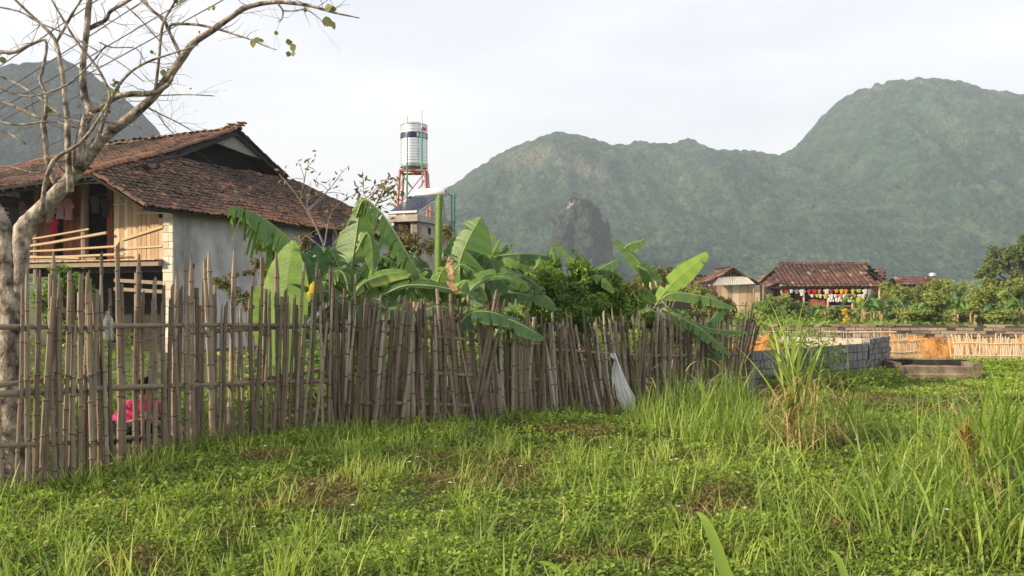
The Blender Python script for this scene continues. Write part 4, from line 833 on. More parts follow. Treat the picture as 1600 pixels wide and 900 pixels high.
    for q in ([(-20, 130, 2), (35, 150, 1.8), (68, 147, 1.7), (105, 132, 1.6), (132, 110, 1.5), (152, 88, 1.3), (166, 70, 1)], [(-20, 112, 2), (25, 130, 1.8), (60, 152, 1.8), (85, 172, 1.6), (105, 186, 1.4), (140, 192, 1)],
              [(-20, 185, 2.4), (28, 195, 2.2), (80, 190, 1.8), (125, 202, 1.4), (160, 215, 1)], [(-20, 196, 2), (20, 212, 2), (50, 232, 1.8), (80, 248, 1.4), (100, 268, 1)], [(-20, 8, 1.6), (30, 18, 1.6), (60, 35, 1.5), (100, 52, 1.4), (150, 78, 1.2), (190, 100, 1), (225, 128, .8)],
              [(195, 8, 1.6), (215, 26, 1.5), (230, 42, 1.3), (250, 65, 1.2), (262, 80, 1)], [(180, 152, 1.5), (230, 150, 1.4), (290, 148, 1.1), (335, 150, .8)], [(225, 165, 1.6), (250, 178, 1.4), (275, 190, 1.2), (303, 206, .8)], [(243, 172, 1.2), (258, 195, 1), (274, 212, .7)],
              [(140, 176, 1.6), (170, 192, 1.4), (210, 196, 1.2), (240, 212, .8)], [(155, 66, 1.4), (175, 74, 1.3), (212, 76, 1.1), (228, 98, .9)], [(-30, 260, 2), (20, 262, 1.8), (60, 270, 1.6), (85, 250, 1.2)]):
        br('shoot', q, n=18, seg=5, dz=rr.uniform(-.3, .3))
    # fine twigs
    for c, rad, tw in list(limbs):
        if not tw: continue
        for k in range(int(len(c) * .40)):
            i = rr.randrange(2, len(c) - 1); p = c[i]
            if p.z < EYE + (HY - 235) * s: continue
            r0 = min(rad[i] * .5, .006) * rr.uniform(.5, 1); L = rr.uniform(.08, .42); t = (c[i + 1] - c[i - 1]).normalized(); d = (t * rr.uniform(-.3, .9) + Vector((rr.gauss(0, 1), rr.gauss(0, .6), rr.gauss(.1, .8)))).normalized()
            pts = [p]; dd = d.copy()
            for _ in range(5): dd = (dd + Vector((rr.gauss(0, .25), rr.gauss(0, .2), rr.gauss(-.02, .25)))).normalized(); pts.append(pts[-1] + dd * L / 5)
            twm.tube(pts, [r0, r0 * .8, r0 * .7, r0 * .5, r0 * .4, .0012], 4, False)
            if L > .22:
                j = rr.randrange(1, 4); q = pts[j]; d2 = (dd + Vector((rr.gauss(0, .8), rr.gauss(0, .5), rr.gauss(0, .8)))).normalized(); twm.tube([q, q + d2 * L * .25, q + d2 * L * .4 + Vector((0, 0, rr.uniform(-.04, .03)))], [r0 * .6, r0 * .4, .001], 4, False)
    twm.build('twigs', MT['twig'], root)['kind'] = 'stuff'
    def leaf(px, py, sz, ang, dz=0, ratio=.62):
        sz *= .85; c = P(px, py, D + dz); a = R(ang); u = Vector((math.cos(a), rr.uniform(-.4, .4), math.sin(a))).normalized(); v = u.cross(Vector((0, 1, 0))).normalized(); v = (v + Vector((0, rr.uniform(-.6, .6), 0))).normalized(); L = sz * s; mb = MB(); mb.var = rr.random(); n = u.cross(v)
        pr = [(0, 0), (.2, .32), (.45, .48), (.7, .34), (.9, .12), (1, 0)]; rows = []
        for w_ in (1, 0, -1): rows.append([c + u * (t * L) + v * (w_ * h * L * ratio * 2 * .8) + n * (abs(w_) * -.12 * L * h + .1 * L * t * t) for t, h in pr])
        mb.grid(rows); mb.build('leaf', MT['treeleaf'], root, True)
    for q in ((394, 60, 17, -85), (399, 58, 15, -60), (408, 60, 10, -80), (428, 50, 9, -20), (446, 66, 13, 10), (455, 68, 16, -70), (452, 80, 11, -110), (457, 80, 11, -80), (478, 12, 9, -110), (476, 8, 8, -70), (512, 5, 20, -85), (517, 8, 14, -70), (509, 25, 20, -80), (515, 32, 17, -60), (522, 10, 12, -100), (520, 38, 10, -70), (256, 108, 14, -100), (262, 106, 9, -70), (3, 88, 14, -80), (237, 78, 8, -95), (242, 82, 7, -75), (326, 10, 11, -70), (333, 8, 10, -80), (275, -2, 10, -90), (280, 0, 9, -30), (92, 52, 5, -20), (310, 48, 6, -60), (296, 138, 5, -10)): leaf(*q)
    for k in range(16): leaf(178 + rr.gauss(0, 7), 133 + rr.gauss(0, 5), rr.uniform(5, 9), rr.uniform(0, 360), -.2)
    for k in range(14): leaf(166 + rr.gauss(0, 4), 168 + rr.gauss(0, 5), rr.uniform(4, 8), rr.uniform(0, 360), -.2)
    for k in range(10): leaf(77 + rr.gauss(0, 4), 170 + rr.gauss(0, 4), rr.uniform(4, 8), rr.uniform(0, 360), .1)
    for k in range(6): leaf(123 + rr.gauss(0, 4), 163 + rr.gauss(0, 4), rr.uniform(3, 6), rr.uniform(0, 360), -.05)
twm = MB(); tree()

# ============================================================ banana plants
def leafmesh(mb, pts, hw, nrm, var=.5, tears=2, droop=.3, fold=.15, seed=0, n=44, sides=(1, 1), petiole=.1, mid_r=.012, yellow=0, shape=1.0, ragged=.08, curl=0, pexp=.6):
    rr = random.Random(seed); c = cr_spline(pts, n); nrm = Vector(nrm).normalized(); tears = int(tears * 1.7); brn = rr.random() * 9
    T = [(c[min(i + 1, n)] - c[max(i - 1, 0)]).normalized() for i in range(n + 1)]
    def prof(t):
        if t < petiole: return 0.02
        u = (t - petiole) / (1 - petiole); return max(.02, (math.sin(math.pi * min(1, u ** .82 * .93 + .045)) ** pexp)) * shape
    for si, sg in enumerate((1, -1)):
        if not sides[si]: continue
        cuts = [0, n]
        if tears:
            for _ in range(tears): cuts.append(rr.randrange(max(2, int(n * petiole)), n))
        cuts = sorted(set(cuts))
        for a, b in zip(cuts[:-1], cuts[1:]):
            ex = rr.gauss(0, .38) if tears else 0; sh = rr.gauss(0, .2) if tears else 0; lenf = 1 - (rr.random() * ragged if ragged else 0); rows = []
            for i in range(a, b + 1):
                t = i / n; w = hw * prof(t) * lenf * sides[si]; wd = T[i].cross(nrm).normalized() * sg; nn = wd.cross(T[i]); nn = nn if nn.dot(nrm) > 0 else -nn; row = []
                gap = 0 if b - a < 2 else ((i - a) / (b - a) - .5)
                for q in range(6):
                    x = q / 5; ang = fold + droop * x + ex * x + curl * x * x
                    p = c[i] + wd * (w * x * math.cos(min(1.4, fold * .5))) - nn * (w * x * math.sin(fold)) + T[i] * (w * x * (.18 + sh) - (gap * w * .24 * x if tears else 0))
                    p.z -= w * (droop + max(-.2, ex)) * x * x; p += nn * (w * .03 * mnoise.noise(Vector((i * .9, si * 7, seed))) * min(1, x * 1.6) * 1.6) + nn * (w * .012 * rr.uniform(-1, 1) * x)
                    mb.var = min(1, max(0, var + .06 * math.sin(i * .9) + rr.uniform(-.02, .02) + (yellow * max(0, x - .45) * 1.6 if yellow else 0) + (.5 if (q == 5 and mnoise.noise(Vector((i * .35, brn, si))) > .12) else 0))); row.append(mb.v(p))
                rows.append(row)
            for i in range(len(rows) - 1):
                for q in range(5):
                    f = (rows[i][q], rows[i][q + 1], rows[i + 1][q + 1], rows[i + 1][q]); mb.f(f if sg == 1 else f[::-1])
    m0 = mb.mat; mb.mat = 1; mb.tube([p - nrm * .004 for p in c[::2]], [mid_r * (1 - .82 * k / (n / 2)) for k in range(len(c[::2]))], 6); mb.mat = m0
def bleaf(root, D, pts, hwpx, nrm=(0, -1, .35), **k):
    w = [P(q[0], q[1], D + (q[2] if len(q) > 2 else 0)) for q in pts]; mb = MB(); k.setdefault('seed', int(pts[0][0] * 7 + pts[-1][1])); leafmesh(mb, w, hwpx / F * D, nrm, mid_r=k.pop('mid_r', .014), **k)
    return mb.build('leaf', [MT['banana'], MT['midrib']], root, True)
def pstem(root, x, D, top, r=.09, lean=0, n=8):
    mb = MB(); b = Vector(((x - 800) / F * D, D, -.05)); t = P(x + lean, top, D); mb.tube([b.lerp(t, i / n) + Vector((.01 * math.sin(i), 0, 0)) for i in range(n + 1)], [r * (1.15 - .55 * i / n) for i in range(n + 1)], 12, True, .04); mb.build('pseudostem', MT['pseudo'], root, True)
def bplant(label, x, D): return thing('banana_plant', label, 'banana plant', ((x - 800) / F * D, D, 0), 'banana plants behind the bamboo fence')
UPN = (0, -.35, 1)
b1 = bplant('banana plant with a broad bright green leaf upright before the cement wall', 450, 9.9); D = 9.9; pstem(b1, 450, D + .2, 490)
bleaf(b1, D, [(470, 470, .2), (478, 420, .15), (462, 385, .1), (428, 352, 0), (392, 330, -.1), (361, 322, -.2)], 46, (0, -.25, 1), var=.45, tears=30, droop=1.1, sides=(1, .5), fold=.5, petiole=.12, ragged=.1)
bleaf(b1, D - .25, [(428, 640), (436, 540), (444, 470), (452, 415), (458, 376)], 42, (-.2, -1, .1), var=.70, petiole=.03, droop=.02, fold=.06, mid_r=.010, pexp=.95)
bleaf(b1, D - .1, [(420, 560), (414, 520), (409, 480), (405, 446)], 20, (.1, -1, .1), var=.78, petiole=.03, droop=.03)
bleaf(b1, D + .2, [(490, 500), (494, 450), (497, 410), (497, 383)], 24, (.5, -1, .2), var=.22, droop=.2, fold=.35, petiole=.08)
bleaf(b1, D + .1, [(478, 495), (486, 460), (506, 440), (520, 452)], 20, (.2, -.8, .6), var=.25, droop=.35, fold=.3, tears=2)
bleaf(b1, D + .1, [(455, 510), (470, 480), (478, 430), (474, 395)], 22, (.6, -1, .2), var=.35, droop=.3)
b2 = bplant('tall ragged banana plant whose torn top leaf arches over towards the outbuilding', 560, 10.5); D = 10.4; pstem(b2, 556, D, 465)
bleaf(b2, D, [(543, 470), (549, 420), (556, 372), (561, 335), (566, 308)], 38, (-.25, -1, .25), var=.4, tears=3, droop=.45, fold=.3, sides=(.75, 1.1), petiole=.06, mid_r=.02)
bleaf(b2, D - .1, [(556, 340), (568, 312), (586, 322), (606, 345), (626, 378), (646, 412), (664, 446)], 19, (.6, -.8, .9), var=.45, tears=18, droop=.75, fold=.55, petiole=.02, curl=.3)
bleaf(b2, D - .3, [(548, 470), (566, 444), (590, 432), (616, 426), (642, 428)], 27, (0, -.9, .55), var=.58, tears=2, droop=.35, fold=.15, sides=(.35, 1), yellow=.75, petiole=.1)
bleaf(b2, D - .2, [(552, 470), (535, 430), (521, 400), (512, 385)], 24, (-.3, -1, .3), var=.33, tears=4, droop=.6, fold=.4)
bleaf(b2, D - .25, [(556, 395), (572, 365), (580, 380), (584, 420)], 15, (.2, -1, .2), var=.5, tears=4, droop=.6, fold=.4)
bleaf(b2, D - .3, [(545, 455), (535, 425), (512, 428), (494, 445), (486, 466)], 15, (0, -.8, .6), var=.52, tears=3, droop=.5, yellow=.4)
bleaf(b2, D, [(560, 470), (590, 440), (615, 415), (640, 400)], 17, (0, -.6, .8), var=.32, tears=14, droop=.9, fold=.3)
bleaf(b2, D + .2, [(575, 480), (560, 450), (548, 410), (545, 385)], 26, (.3, -1, .2), var=.12, tears=3, droop=.4, fold=.3)
mb = MB(); 
for (x, y, a) in ((484, 466, -100), (490, 452, -85)):
    c = P(x, y - 10, D - .4); s = D / F; mb.grid([[c + Vector((math.cos(j * .8) * r * s, math.sin(j * .8) * r * s * .5, -z * s)) for j in range(9)] for z, r in ((-2, 1), (3, 6), (9, 7), (15, 5.5), (19, 1))])
tag(mb.build('leaf', MT['yellow'], b2, True), 'yellowed hanging leaf tips')
bleaf(b2, D - .2, [(575, 500), (590, 478), (605, 465), (625, 460)], 16, (0, -.7, .7), var=.45, droop=.4)
b3 = bplant('banana plant with one upright tightly rolled new leaf beside the outbuilding', 692, 10.4); D = 10.4; pstem(b3, 690, D + .1, 455, .1)
mb = MB(); w = [P(684, 470, D), P(684, 425, D), P(685, 360, D), P(686, 308, D)]; w = cr_spline(w, 12); mb.var = .62; mb.tube(w, [.045 + .008 * math.sin(k) * 0 for k in range(13)], 12, True); mb.var = .7; mb.tube([p + Vector((.012, -.012, 0)) for p in w[2:]] + [w[-1] + Vector((.012, -.012, .03))], .038, 10, True); mb.build('rolled_leaf', [MT['banana']], b3, True)
bleaf(b3, D - .05, [(702, 480), (712, 430), (724, 392), (738, 362), (752, 340)], 46, (-.1, -1, .3), var=.42, tears=3, droop=.25, fold=.2, petiole=.04, shape=.95)
bleaf(b3, D - .35, [(596, 462), (630, 447), (668, 446), (705, 452), (735, 462), (754, 475)], 34, (0, -1, .35), var=.22, tears=5, droop=.4, fold=.35, sides=(.12, 1), petiole=.02)
bleaf(b3, D - .3, [(722, 472), (742, 446), (766, 434), (790, 433), (812, 443)], 26, (0, -1, .5), var=.45, tears=3, droop=.4, fold=.25, sides=(.15, 1), petiole=.04)
bleaf(b3, D + .1, [(660, 480), (640, 430), (624, 400), (611, 378)], 13, (-.5, -1, .3), var=.38, droop=.2, fold=.3)
bleaf(b3, D - .1, [(680, 475), (668, 450), (655, 430), (640, 412)], 16, (-.3, -1, .2), var=.55, tears=4, droop=.4, yellow=.5)
bleaf(b3, D - .15, [(682, 455), (684, 440), (690, 425), (696, 418)], 15, (0, -1, .1), var=.72, droop=.1, petiole=.02)
mb = MB(); dc = cr_spline([P(705, 404, D - .5), P(702, 415, D - .5), P(706, 430, D - .52), P(703, 440, D - .5), P(710, 452, D - .5), P(718, 458, D - .5)], 22)
for q in range(4): mb.grid([[p + Vector((.042 * u * (1 + .6 * mnoise.noise(Vector((i * .5, q * 3, u)))), .03 * mnoise.noise(Vector((i * .7, q * 5 + 2, u * 3))) + .01 * q, .02 * mnoise.noise(Vector((i * .9, q, u * 4))))) for u in (-1, -.5, 0, .5, 1)] for i, p in enumerate(dc)])
mb.mat = 0; tag(mb.build('dead_leaf', MT['dead'], b3, True), 'withered brown hanging leaf')
b4 = bplant('banana plant with a yellowish heart and star of short upright leaves', 765, 10.9); D = 10.9; pstem(b4, 762, D, 440)
bleaf(b4, D, [(752, 430), (746, 390), (738, 362), (730, 345)], 12, (.2, -1, .2), var=.6, droop=.2, petiole=.1); bleaf(b4, D, [(762, 420), (758, 390), (762, 372), (775, 371)], 7, (0, -1, .3), var=.68, droop=.2)
bleaf(b4, D - .1, [(755, 420), (755, 402), (752, 390), (748, 382)], 12, (0, -1, .2), var=.93, droop=.2); bleaf(b4, D, [(765, 425), (770, 400), (776, 385), (783, 372)], 5, (0, -1, .2), var=.66)
bleaf(b4, D, [(740, 425), (762, 406), (790, 398), (826, 397), (862, 401)], 28, (0, -1, .6), var=.38, tears=9, droop=.8, fold=.5, sides=(.3, 1), petiole=.04, ragged=.15)
bleaf(b4, D - .2, [(760, 480), (785, 460), (810, 458), (838, 466)], 20, (0, -1, .7), var=.33, tears=7, droop=.9, fold=.5, sides=(.5, 1), ragged=.2)
bleaf(b4, D - .15, [(738, 430), (745, 418), (765, 412), (780, 420)], 18, (0, -1, .3), var=.3, tears=3, droop=.5, fold=.4)
bleaf(b4, D, [(745, 395), (728, 372), (712, 368), (700, 378)], 10, (0, -.5, .8), var=.45, tears=3, droop=.6)
bleaf(b4, D + .2, [(762, 410), (780, 395), (796, 383), (802, 379)], 5, (0, -1, .3), var=.3, tears=3)
b5 = bplant('banana plant at the middle with two bright narrow leaves against the limestone outcrop', 900, 12.2); D = 12.2; pstem(b5, 900, D, 455)
bleaf(b5, D, [(880, 470), (872, 430), (866, 405), (863, 386)], 10, (-.4, -1, .2), var=.38, droop=.4, fold=.4, tears=2); bleaf(b5, D, [(912, 450), (900, 415), (884, 395), (866, 379)], 8, (.3, -1, .5), var=.66, droop=.15, petiole=.05)
bleaf(b5, D + .1, [(920, 440), (918, 415), (905, 398), (893, 388)], 9, (.3, -1, .5), var=.2, tears=6, droop=.6); bleaf(b5, D, [(900, 460), (890, 445), (870, 432), (850, 436)], 9, (0, -.8, .6), var=.4, droop=.5, tears=3)
bleaf(b5, D, [(905, 450), (930, 425), (955, 410), (972, 405)], 12, (0, -.8, .6), var=.3, droop=.6, tears=5)
bleaf(b5, D, [(880, 460), (858, 425), (850, 405), (856, 395)], 9, (0, -1, .2), var=.35, droop=.4, tears=2)
b6 = bplant('right hand banana plant with a large glowing green leaf raised to the right', 1030, 12.5); D = 12.5; pstem(b6, 1032, D, 475)
bleaf(b6, D, [(1028, 470), (1014, 435), (998, 410), (978, 388), (957, 372)], 15, (.2, -1, .4), var=.62, droop=.15, fold=.2, petiole=.08, tears=1)
bleaf(b6, D, [(970, 395), (982, 382), (1000, 377), (1011, 370)], 6, (0, -1, .5), var=.45, tears=5, droop=.6)
bleaf(b6, D - .1, [(996, 415), (1012, 425), (1022, 440), (1026, 458)], 16, (-.3, -1, .3), var=.3, tears=4, droop=.3, fold=.2, petiole=.02)
bleaf(b6, D - .3, [(1024, 478), (1034, 462), (1054, 440), (1080, 418), (1105, 396)], 15, (-.2, -1, .3), var=.86, droop=.08, fold=.12, petiole=.14, shape=1.05)
bleaf(b6, D, [(1040, 462), (1050, 440), (1062, 420), (1079, 406)], 15, (-.4, -1, .2), var=.45, droop=.2, fold=.2, sides=(1, .6))
bleaf(b6, D - .35, [(1032, 468), (1050, 458), (1082, 460), (1115, 467), (1148, 480)], 13, (0, -1, .7), var=.48, droop=.4, fold=.2, petiole=.08)
bleaf(b6, D - .3, [(1034, 470), (1052, 488), (1075, 506), (1106, 502), (1136, 477)], 17, (0, -1, .35), var=.3, droop=.25, fold=.2, petiole=.12, sides=(1, .8))
bleaf(b6, D - .6, [(1036, 482), (1062, 496), (1092, 512), (1118, 534), (1142, 555)], 13, (.3, -1, .5), var=.52, tears=6, droop=.2, fold=.2, petiole=.12)
bleaf(b6, D - .5, [(1080, 500), (1105, 512), (1135, 516), (1168, 519)], 8, (0, -.7, .9), var=.45, droop=.3, fold=.3)
bleaf(b6, D - .5, [(1018, 484), (1036, 494), (1050, 506), (1062, 522)], 9, (-.2, -.8, .6), var=.4, tears=5, droop=.4, yellow=.4); bleaf(b6, D - .3, [(1095, 525), (1105, 540), (1115, 552), (1128, 560)], 10, (.1, -1, .3), var=.35, droop=.3)
bleaf(b6, D, [(1030, 480), (1005, 468), (975, 470), (952, 488)], 15, (0, -.5, .9), var=.45, tears=2, droop=.5)
for k, (bb, x0, y0, x1, y1, x2, y2, hw, v, tr) in enumerate(((b2, 575, 470, 590, 425, 625, 402, 18, .2, 9), (b2, 565, 470, 600, 440, 640, 436, 18, .3, 7), (b2, 548, 440, 528, 395, 500, 392, 16, .28, 5), (b2, 580, 420, 612, 398, 636, 420, 15, .35, 8), (b3, 655, 470, 660, 430, 648, 400, 18, .25, 5), (b3, 700, 470, 735, 430, 775, 432, 22, .25, 5), (b3, 715, 440, 748, 400, 765, 405, 20, .35, 4), (b3, 690, 440, 705, 400, 728, 392, 22, .38, 3), (b4, 760, 440, 795, 425, 832, 440, 16, .3, 6), (b4, 770, 470, 812, 452, 850, 462, 16, .5, 4), (b5, 905, 450, 940, 420, 965, 440, 13, .3, 5), (b5, 885, 440, 870, 415, 845, 408, 12, .55, 6), (b6, 1030, 470, 1000, 445, 985, 452, 12, .5, 4), (b1, 460, 500, 500, 455, 530, 470, 16, .2, 4))):
    bleaf(bb, {id(b1): 9.95, id(b2): 10.55, id(b3): 10.55, id(b4): 11.1, id(b5): 12.3, id(b6): 12.6}[id(bb)], [(x0, y0), (x1, y1), (x2, y2), (x2 + (x2 - x1) * .5, y2 + 22)], hw, (0, -.8, .6), var=v, droop=.5, tears=tr, seed=k + 50)
for k, (bb, dd, x0, y0, x1, y1, x2, y2, x3, y3, hw, v, tr) in enumerate(((b2, 10.3, 562, 470, 590, 442, 615, 452, 632, 478, 14, .6, 5), (b2, 10.2, 548, 462, 530, 432, 516, 440, 505, 470, 14, .66, 5), (b3, 10.2, 690, 470, 668, 438, 650, 440, 632, 466, 14, .62, 5), (b3, 10.25, 700, 470, 722, 440, 744, 446, 760, 470, 13, .68, 5), (b3, 10.3, 694, 450, 716, 415, 736, 420, 752, 440, 13, .55, 6), (b4, 10.75, 762, 455, 784, 428, 806, 430, 826, 452, 14, .64, 6), (b4, 10.8, 760, 440, 742, 410, 726, 412, 712, 432, 12, .6, 5), (b5, 12.0, 900, 460, 922, 432, 944, 436, 960, 456, 11, .64, 5), (b5, 12.0, 898, 462, 880, 432, 862, 436, 846, 454, 11, .7, 5), (b6, 12.35, 1030, 480, 1010, 452, 990, 458, 972, 478, 11, .62, 5), (b2, 10.35, 556, 440, 578, 408, 598, 400, 622, 414, 13, .5, 7), (b4, 10.9, 765, 430, 785, 405, 810, 408, 832, 424, 11, .72, 6))):
    bleaf(bb, dd, [(x0, y0), (x1, y1), (x2, y2), (x3, y3)], hw, (0, -.8, .6), var=v, droop=.5, tears=tr, seed=k + 150, yellow=.35 if k % 3 == 0 else 0)
# low dark leaves along the fence behind it
b7 = bplant('low banana plant drooping dark leaves just behind the middle of the fence', 640, 10.0); D = 10.0
for k, (x0, y0, x1, y1, x2, y2, hw, v) in enumerate(((620, 520, 600, 480, 575, 470, 18, .15), (650, 530, 660, 490, 690, 478, 18, .12), (700, 540, 730, 492, 770, 488, 18, .18), (520, 530, 510, 490, 540, 470, 18, .2), (600, 540, 585, 500, 560, 480, 20, .35), (680, 540, 640, 490, 605, 482, 16, .3), (770, 530, 790, 500, 820, 510, 14, .2), (470, 540, 490, 500, 515, 498, 16, .15))): bleaf(b7, D, [(x0, y0), (x1, y1), (x2, y2), (x2 + (x2 - x1), y2 + 18)], hw, (0, -.8, .6), var=v, droop=.5, tears=3, seed=k)
pstem(b7, 640, D + .3, 500, .1)
# dead, brown leaves and litter on the banana plants
for k, (x, y, dd) in enumerate(((693, 484, 10.0), (640, 480, 10.1), (1002, 440, 12.3), (958, 430, 12.4), (720, 500, 10.2))):
    mb = MB(); rr = random.Random(k); c = P(x, y, dd)
    for j in range(7): q = c + Vector((rr.gauss(0, .09), rr.gauss(0, .05), rr.gauss(0, .03))); mb.tube([q, q + Vector((rr.gauss(0, .06), 0, -.06)), q + Vector((rr.gauss(0, .08), 0, -.15))], [.012, .025, .004], 6, True, .3)
    o = mb.build('dead_leaf', MT['dead'], None, True); o.parent = (b3 if x < 800 else b6); o.location = -o.parent.location

# ============================================================ shrubs
def leafcloud(rr, centers, rads, n, size, flat=.4):
    k = rr.integers(0, len(centers), n); C = np.array(centers)[k]; Rd = np.array(rads)[k]
    d = rr.normal(size=(n, 3)); d /= np.linalg.norm(d, axis=1)[:, None]; r = rr.random(n) ** .45; Pn = C + d * (Rd * r[:, None])
    nrm = d * .6 + rr.normal(size=(n, 3)) * .55 + np.array([0, 0, .55]); nrm /= np.linalg.norm(nrm, axis=1)[:, None]
    a = np.cross(nrm, rr.normal(size=(n, 3))); a /= np.linalg.norm(a, axis=1)[:, None]; b = np.cross(nrm, a); sz = size * rr.uniform(.6, 1.3, n)[:, None]
    V = np.stack([Pn - a * sz, Pn + b * sz * flat + a * sz * .05, Pn + a * sz - nrm * sz * .15, Pn - b * sz * flat + a * sz * .05], 1)
    Q = np.arange(n * 4).reshape(-1, 4); var = np.clip(.5 + rr.normal(0, .2, n) + (vnoise(Pn[:, 0] * 2.3, Pn[:, 2] * 2.3, 4) - .5) * .5, 0, 1)
    return V.reshape(-1, 3), Q, np.repeat(var, 4)
def shrub(name, label, cat, base, blobs, n, size, mat='shrub', seed=0, group=None, stems=6, flat=.4, srad=.02, fill=1.0):
    rr = np.random.default_rng(seed); root = thing(name, label, cat, base, group); base = Vector(base)
    C = [tuple(b[0]) for b in blobs]; Rd = [b[1] if hasattr(b[1], '__len__') else (b[1],) * 3 for b in blobs]
    # break each blob into clumps so the outline is uneven and gaps show
    CC = []; RR2 = []
    for c, r in zip(C, Rd):
        for _ in range(9):
            d = rr.normal(size=3); d /= np.linalg.norm(d); q = rr.random() ** .4; CC.append(np.array(c) + d * np.array(r) * q * .85); RR2.append(np.array(r) * rr.uniform(.22, .48) * fill)
    mb = MB(); mb.add_np(*leafcloud(rr, CC, RR2, n, size, flat)); mb.build('foliage', MT[mat], root)
    if stems:
        mb = MB()
        for k in range(stems):
            c = CC[rr.integers(0, len(CC))]; t = Vector(c); m = base.lerp(t, .5) + Vector((rr.normal() * .05, rr.normal() * .05, 0)); mb.tube([base + Vector((rr.normal() * srad, rr.normal() * srad, -.03)), m, t], [srad, srad * .7, srad * .25], 5)
        mb.build('stems', MT['twig'], root)
    return root
def blob(px, py, D, rpx, rpy=None, ry=None): return (P(px, py, D), (rpx / F * D, ry or rpx / F * D, (rpy or rpx) / F * D))
shrub('shrub', 'light green shrub in front of the porch posts at left', 'shrub', (P(105, 462, 11).x, 11, 0), [blob(95, 440, 11, 34, 26), blob(130, 450, 11, 22, 20), blob(75, 480, 11, 25, 30), blob(120, 520, 11, 35, 40)], 2600, .042, seed=1, flat=.5)
shrub('shrub', 'large dense green shrub filling the middle behind the fence', 'shrub', (P(850, 462, 11.8).x, 11.8, 0), [blob(830, 465, 11.8, 45, 35), blob(880, 455, 12, 45, 38), blob(840, 500, 11.6, 50, 30), blob(900, 495, 11.7, 45, 30), blob(800, 440, 12, 25, 25), blob(870, 540, 11.6, 60, 30), blob(820, 430, 12, 30, 22), blob(910, 425, 12, 30, 26), blob(860, 430, 12.1, 34, 24)], 17000, .034, seed=2, flat=.45, fill=1.15)
shrub('cassava_shrub', 'airy bush with slender leaves under the bananas right of the middle', 'shrub', (P(960, 462, 12.4).x, 12.4, 0), [blob(945, 440, 12.4, 35, 30), blob(860, 445, 11.7, 50, 30), blob(815, 455, 11.6, 30, 30), blob(900, 480, 11.6, 50, 30), blob(990, 470, 12.4, 40, 30), blob(960, 490, 12.2, 45, 28), blob(1030, 500, 12.6, 40, 28), blob(930, 460, 12.5, 40, 36)], 15000, .055, seed=3, flat=.18, fill=1.2)
shrub('shrub', 'yellowing bush with fallen looking leaves behind the right fence panel', 'shrub', (P(1010, 462, 13.2).x, 13.2, 0), [blob(975, 500, 12.9, 24, 22), blob(1040, 530, 13.2, 40, 30), blob(1080, 510, 13.3, 40, 28)], 2200, .05, seed=4, mat='shrubdry')
shrub('dry_shrub', 'brown twiggy bush rising behind the bananas left of the plank hut', 'shrub', (P(1030, 462, 26).x, 26, 0), [blob(1030, 420, 26, 32, 22), blob(1015, 440, 26, 30, 20), blob(1050, 440, 26, 25, 20)], 1500, .07, seed=5, mat='shrubdry', stems=22, srad=.03)
shrub('shrub', 'brownish small leaved bush against the cement wall', 'shrub', (P(400, 462, 12.5).x, 12.5, 0), [blob(400, 380, 12.5, 18, 12), blob(425, 395, 12.5, 16, 14), blob(410, 420, 12.5, 22, 22), blob(350, 440, 12.5, 30, 20), blob(375, 470, 12.5, 40, 24), blob(480, 385, 12.8, 15, 20)], 1300, .055, seed=6, mat='shrubdry', stems=14, flat=.3)
shrub('shrub', 'small leafless thicket with purplish leaves below the solar heater', 'shrub', (P(650, 462, 14).x, 14, 0), [blob(640, 370, 14, 22, 24), blob(665, 390, 14, 26, 24), blob(700, 365, 14, 16, 20), blob(620, 390, 14, 20, 20)], 900, .05, seed=7, mat='shrubdry', stems=26, flat=.35, srad=.012)
def sapling(label, base, tips, D, seed, leaves=8, lsize=.06):
    rr = random.Random(seed); root = thing('sapling', label, 'small tree', (P(base, 462, D).x, D, 0)); mb = MB(); lf = MB(); b = Vector((P(base, 462, D).x, D, 0))
    for k, pts in enumerate(tips):
        w = [P(x, y, D + rr.uniform(-.2, .2)) for x, y in pts]; w = cr_spline(w, 10); r = .03 if k == 0 else .014; mb.tube(w, [r * (1 - .8 * i / 10) for i in range(11)], 6)
        for j in range(5):
            i = rr.randrange(3, 10); q = w[i]; d = Vector((rr.gauss(0, .5), rr.gauss(0, .3), rr.gauss(.3, .4))); e = q + d * .4; mb.tube([q, q + d * .2 + Vector((0, 0, .02)), e], [.006, .005, .003], 4)
            if leaves and rr.random() < .8:
                for _ in range(leaves // 3): c = e + Vector((rr.gauss(0, .07), rr.gauss(0, .05), rr.gauss(0, .06))); u = Vector((rr.gauss(0, 1), rr.gauss(0, .5), rr.gauss(-.7, .6))).normalized() * lsize; v = u.cross(Vector((rr.gauss(0, 1), 1, rr.gauss(0, 1)))).normalized() * lsize * .38; lf.var = rr.random(); lf.poly([c - u, c + v, c + u, c - v])
        for _ in range(leaves): c = w[-1] + Vector((rr.gauss(0, .10), rr.gauss(0, .05), rr.gauss(0, .10))); u = Vector((rr.gauss(0, 1), rr.gauss(0, .5), rr.gauss(-.7, .6))).normalized() * lsize; v = u.cross(Vector((rr.gauss(0, 1), 1, rr.gauss(0, 1)))).normalized() * lsize * .38; lf.var = rr.random(); lf.poly([c - u, c + v, c + u, c - v])
    mb.build('stem', MT['twig'], root); 
    if lf.vv: lf.build('foliage', MT['shrubdry'], root)
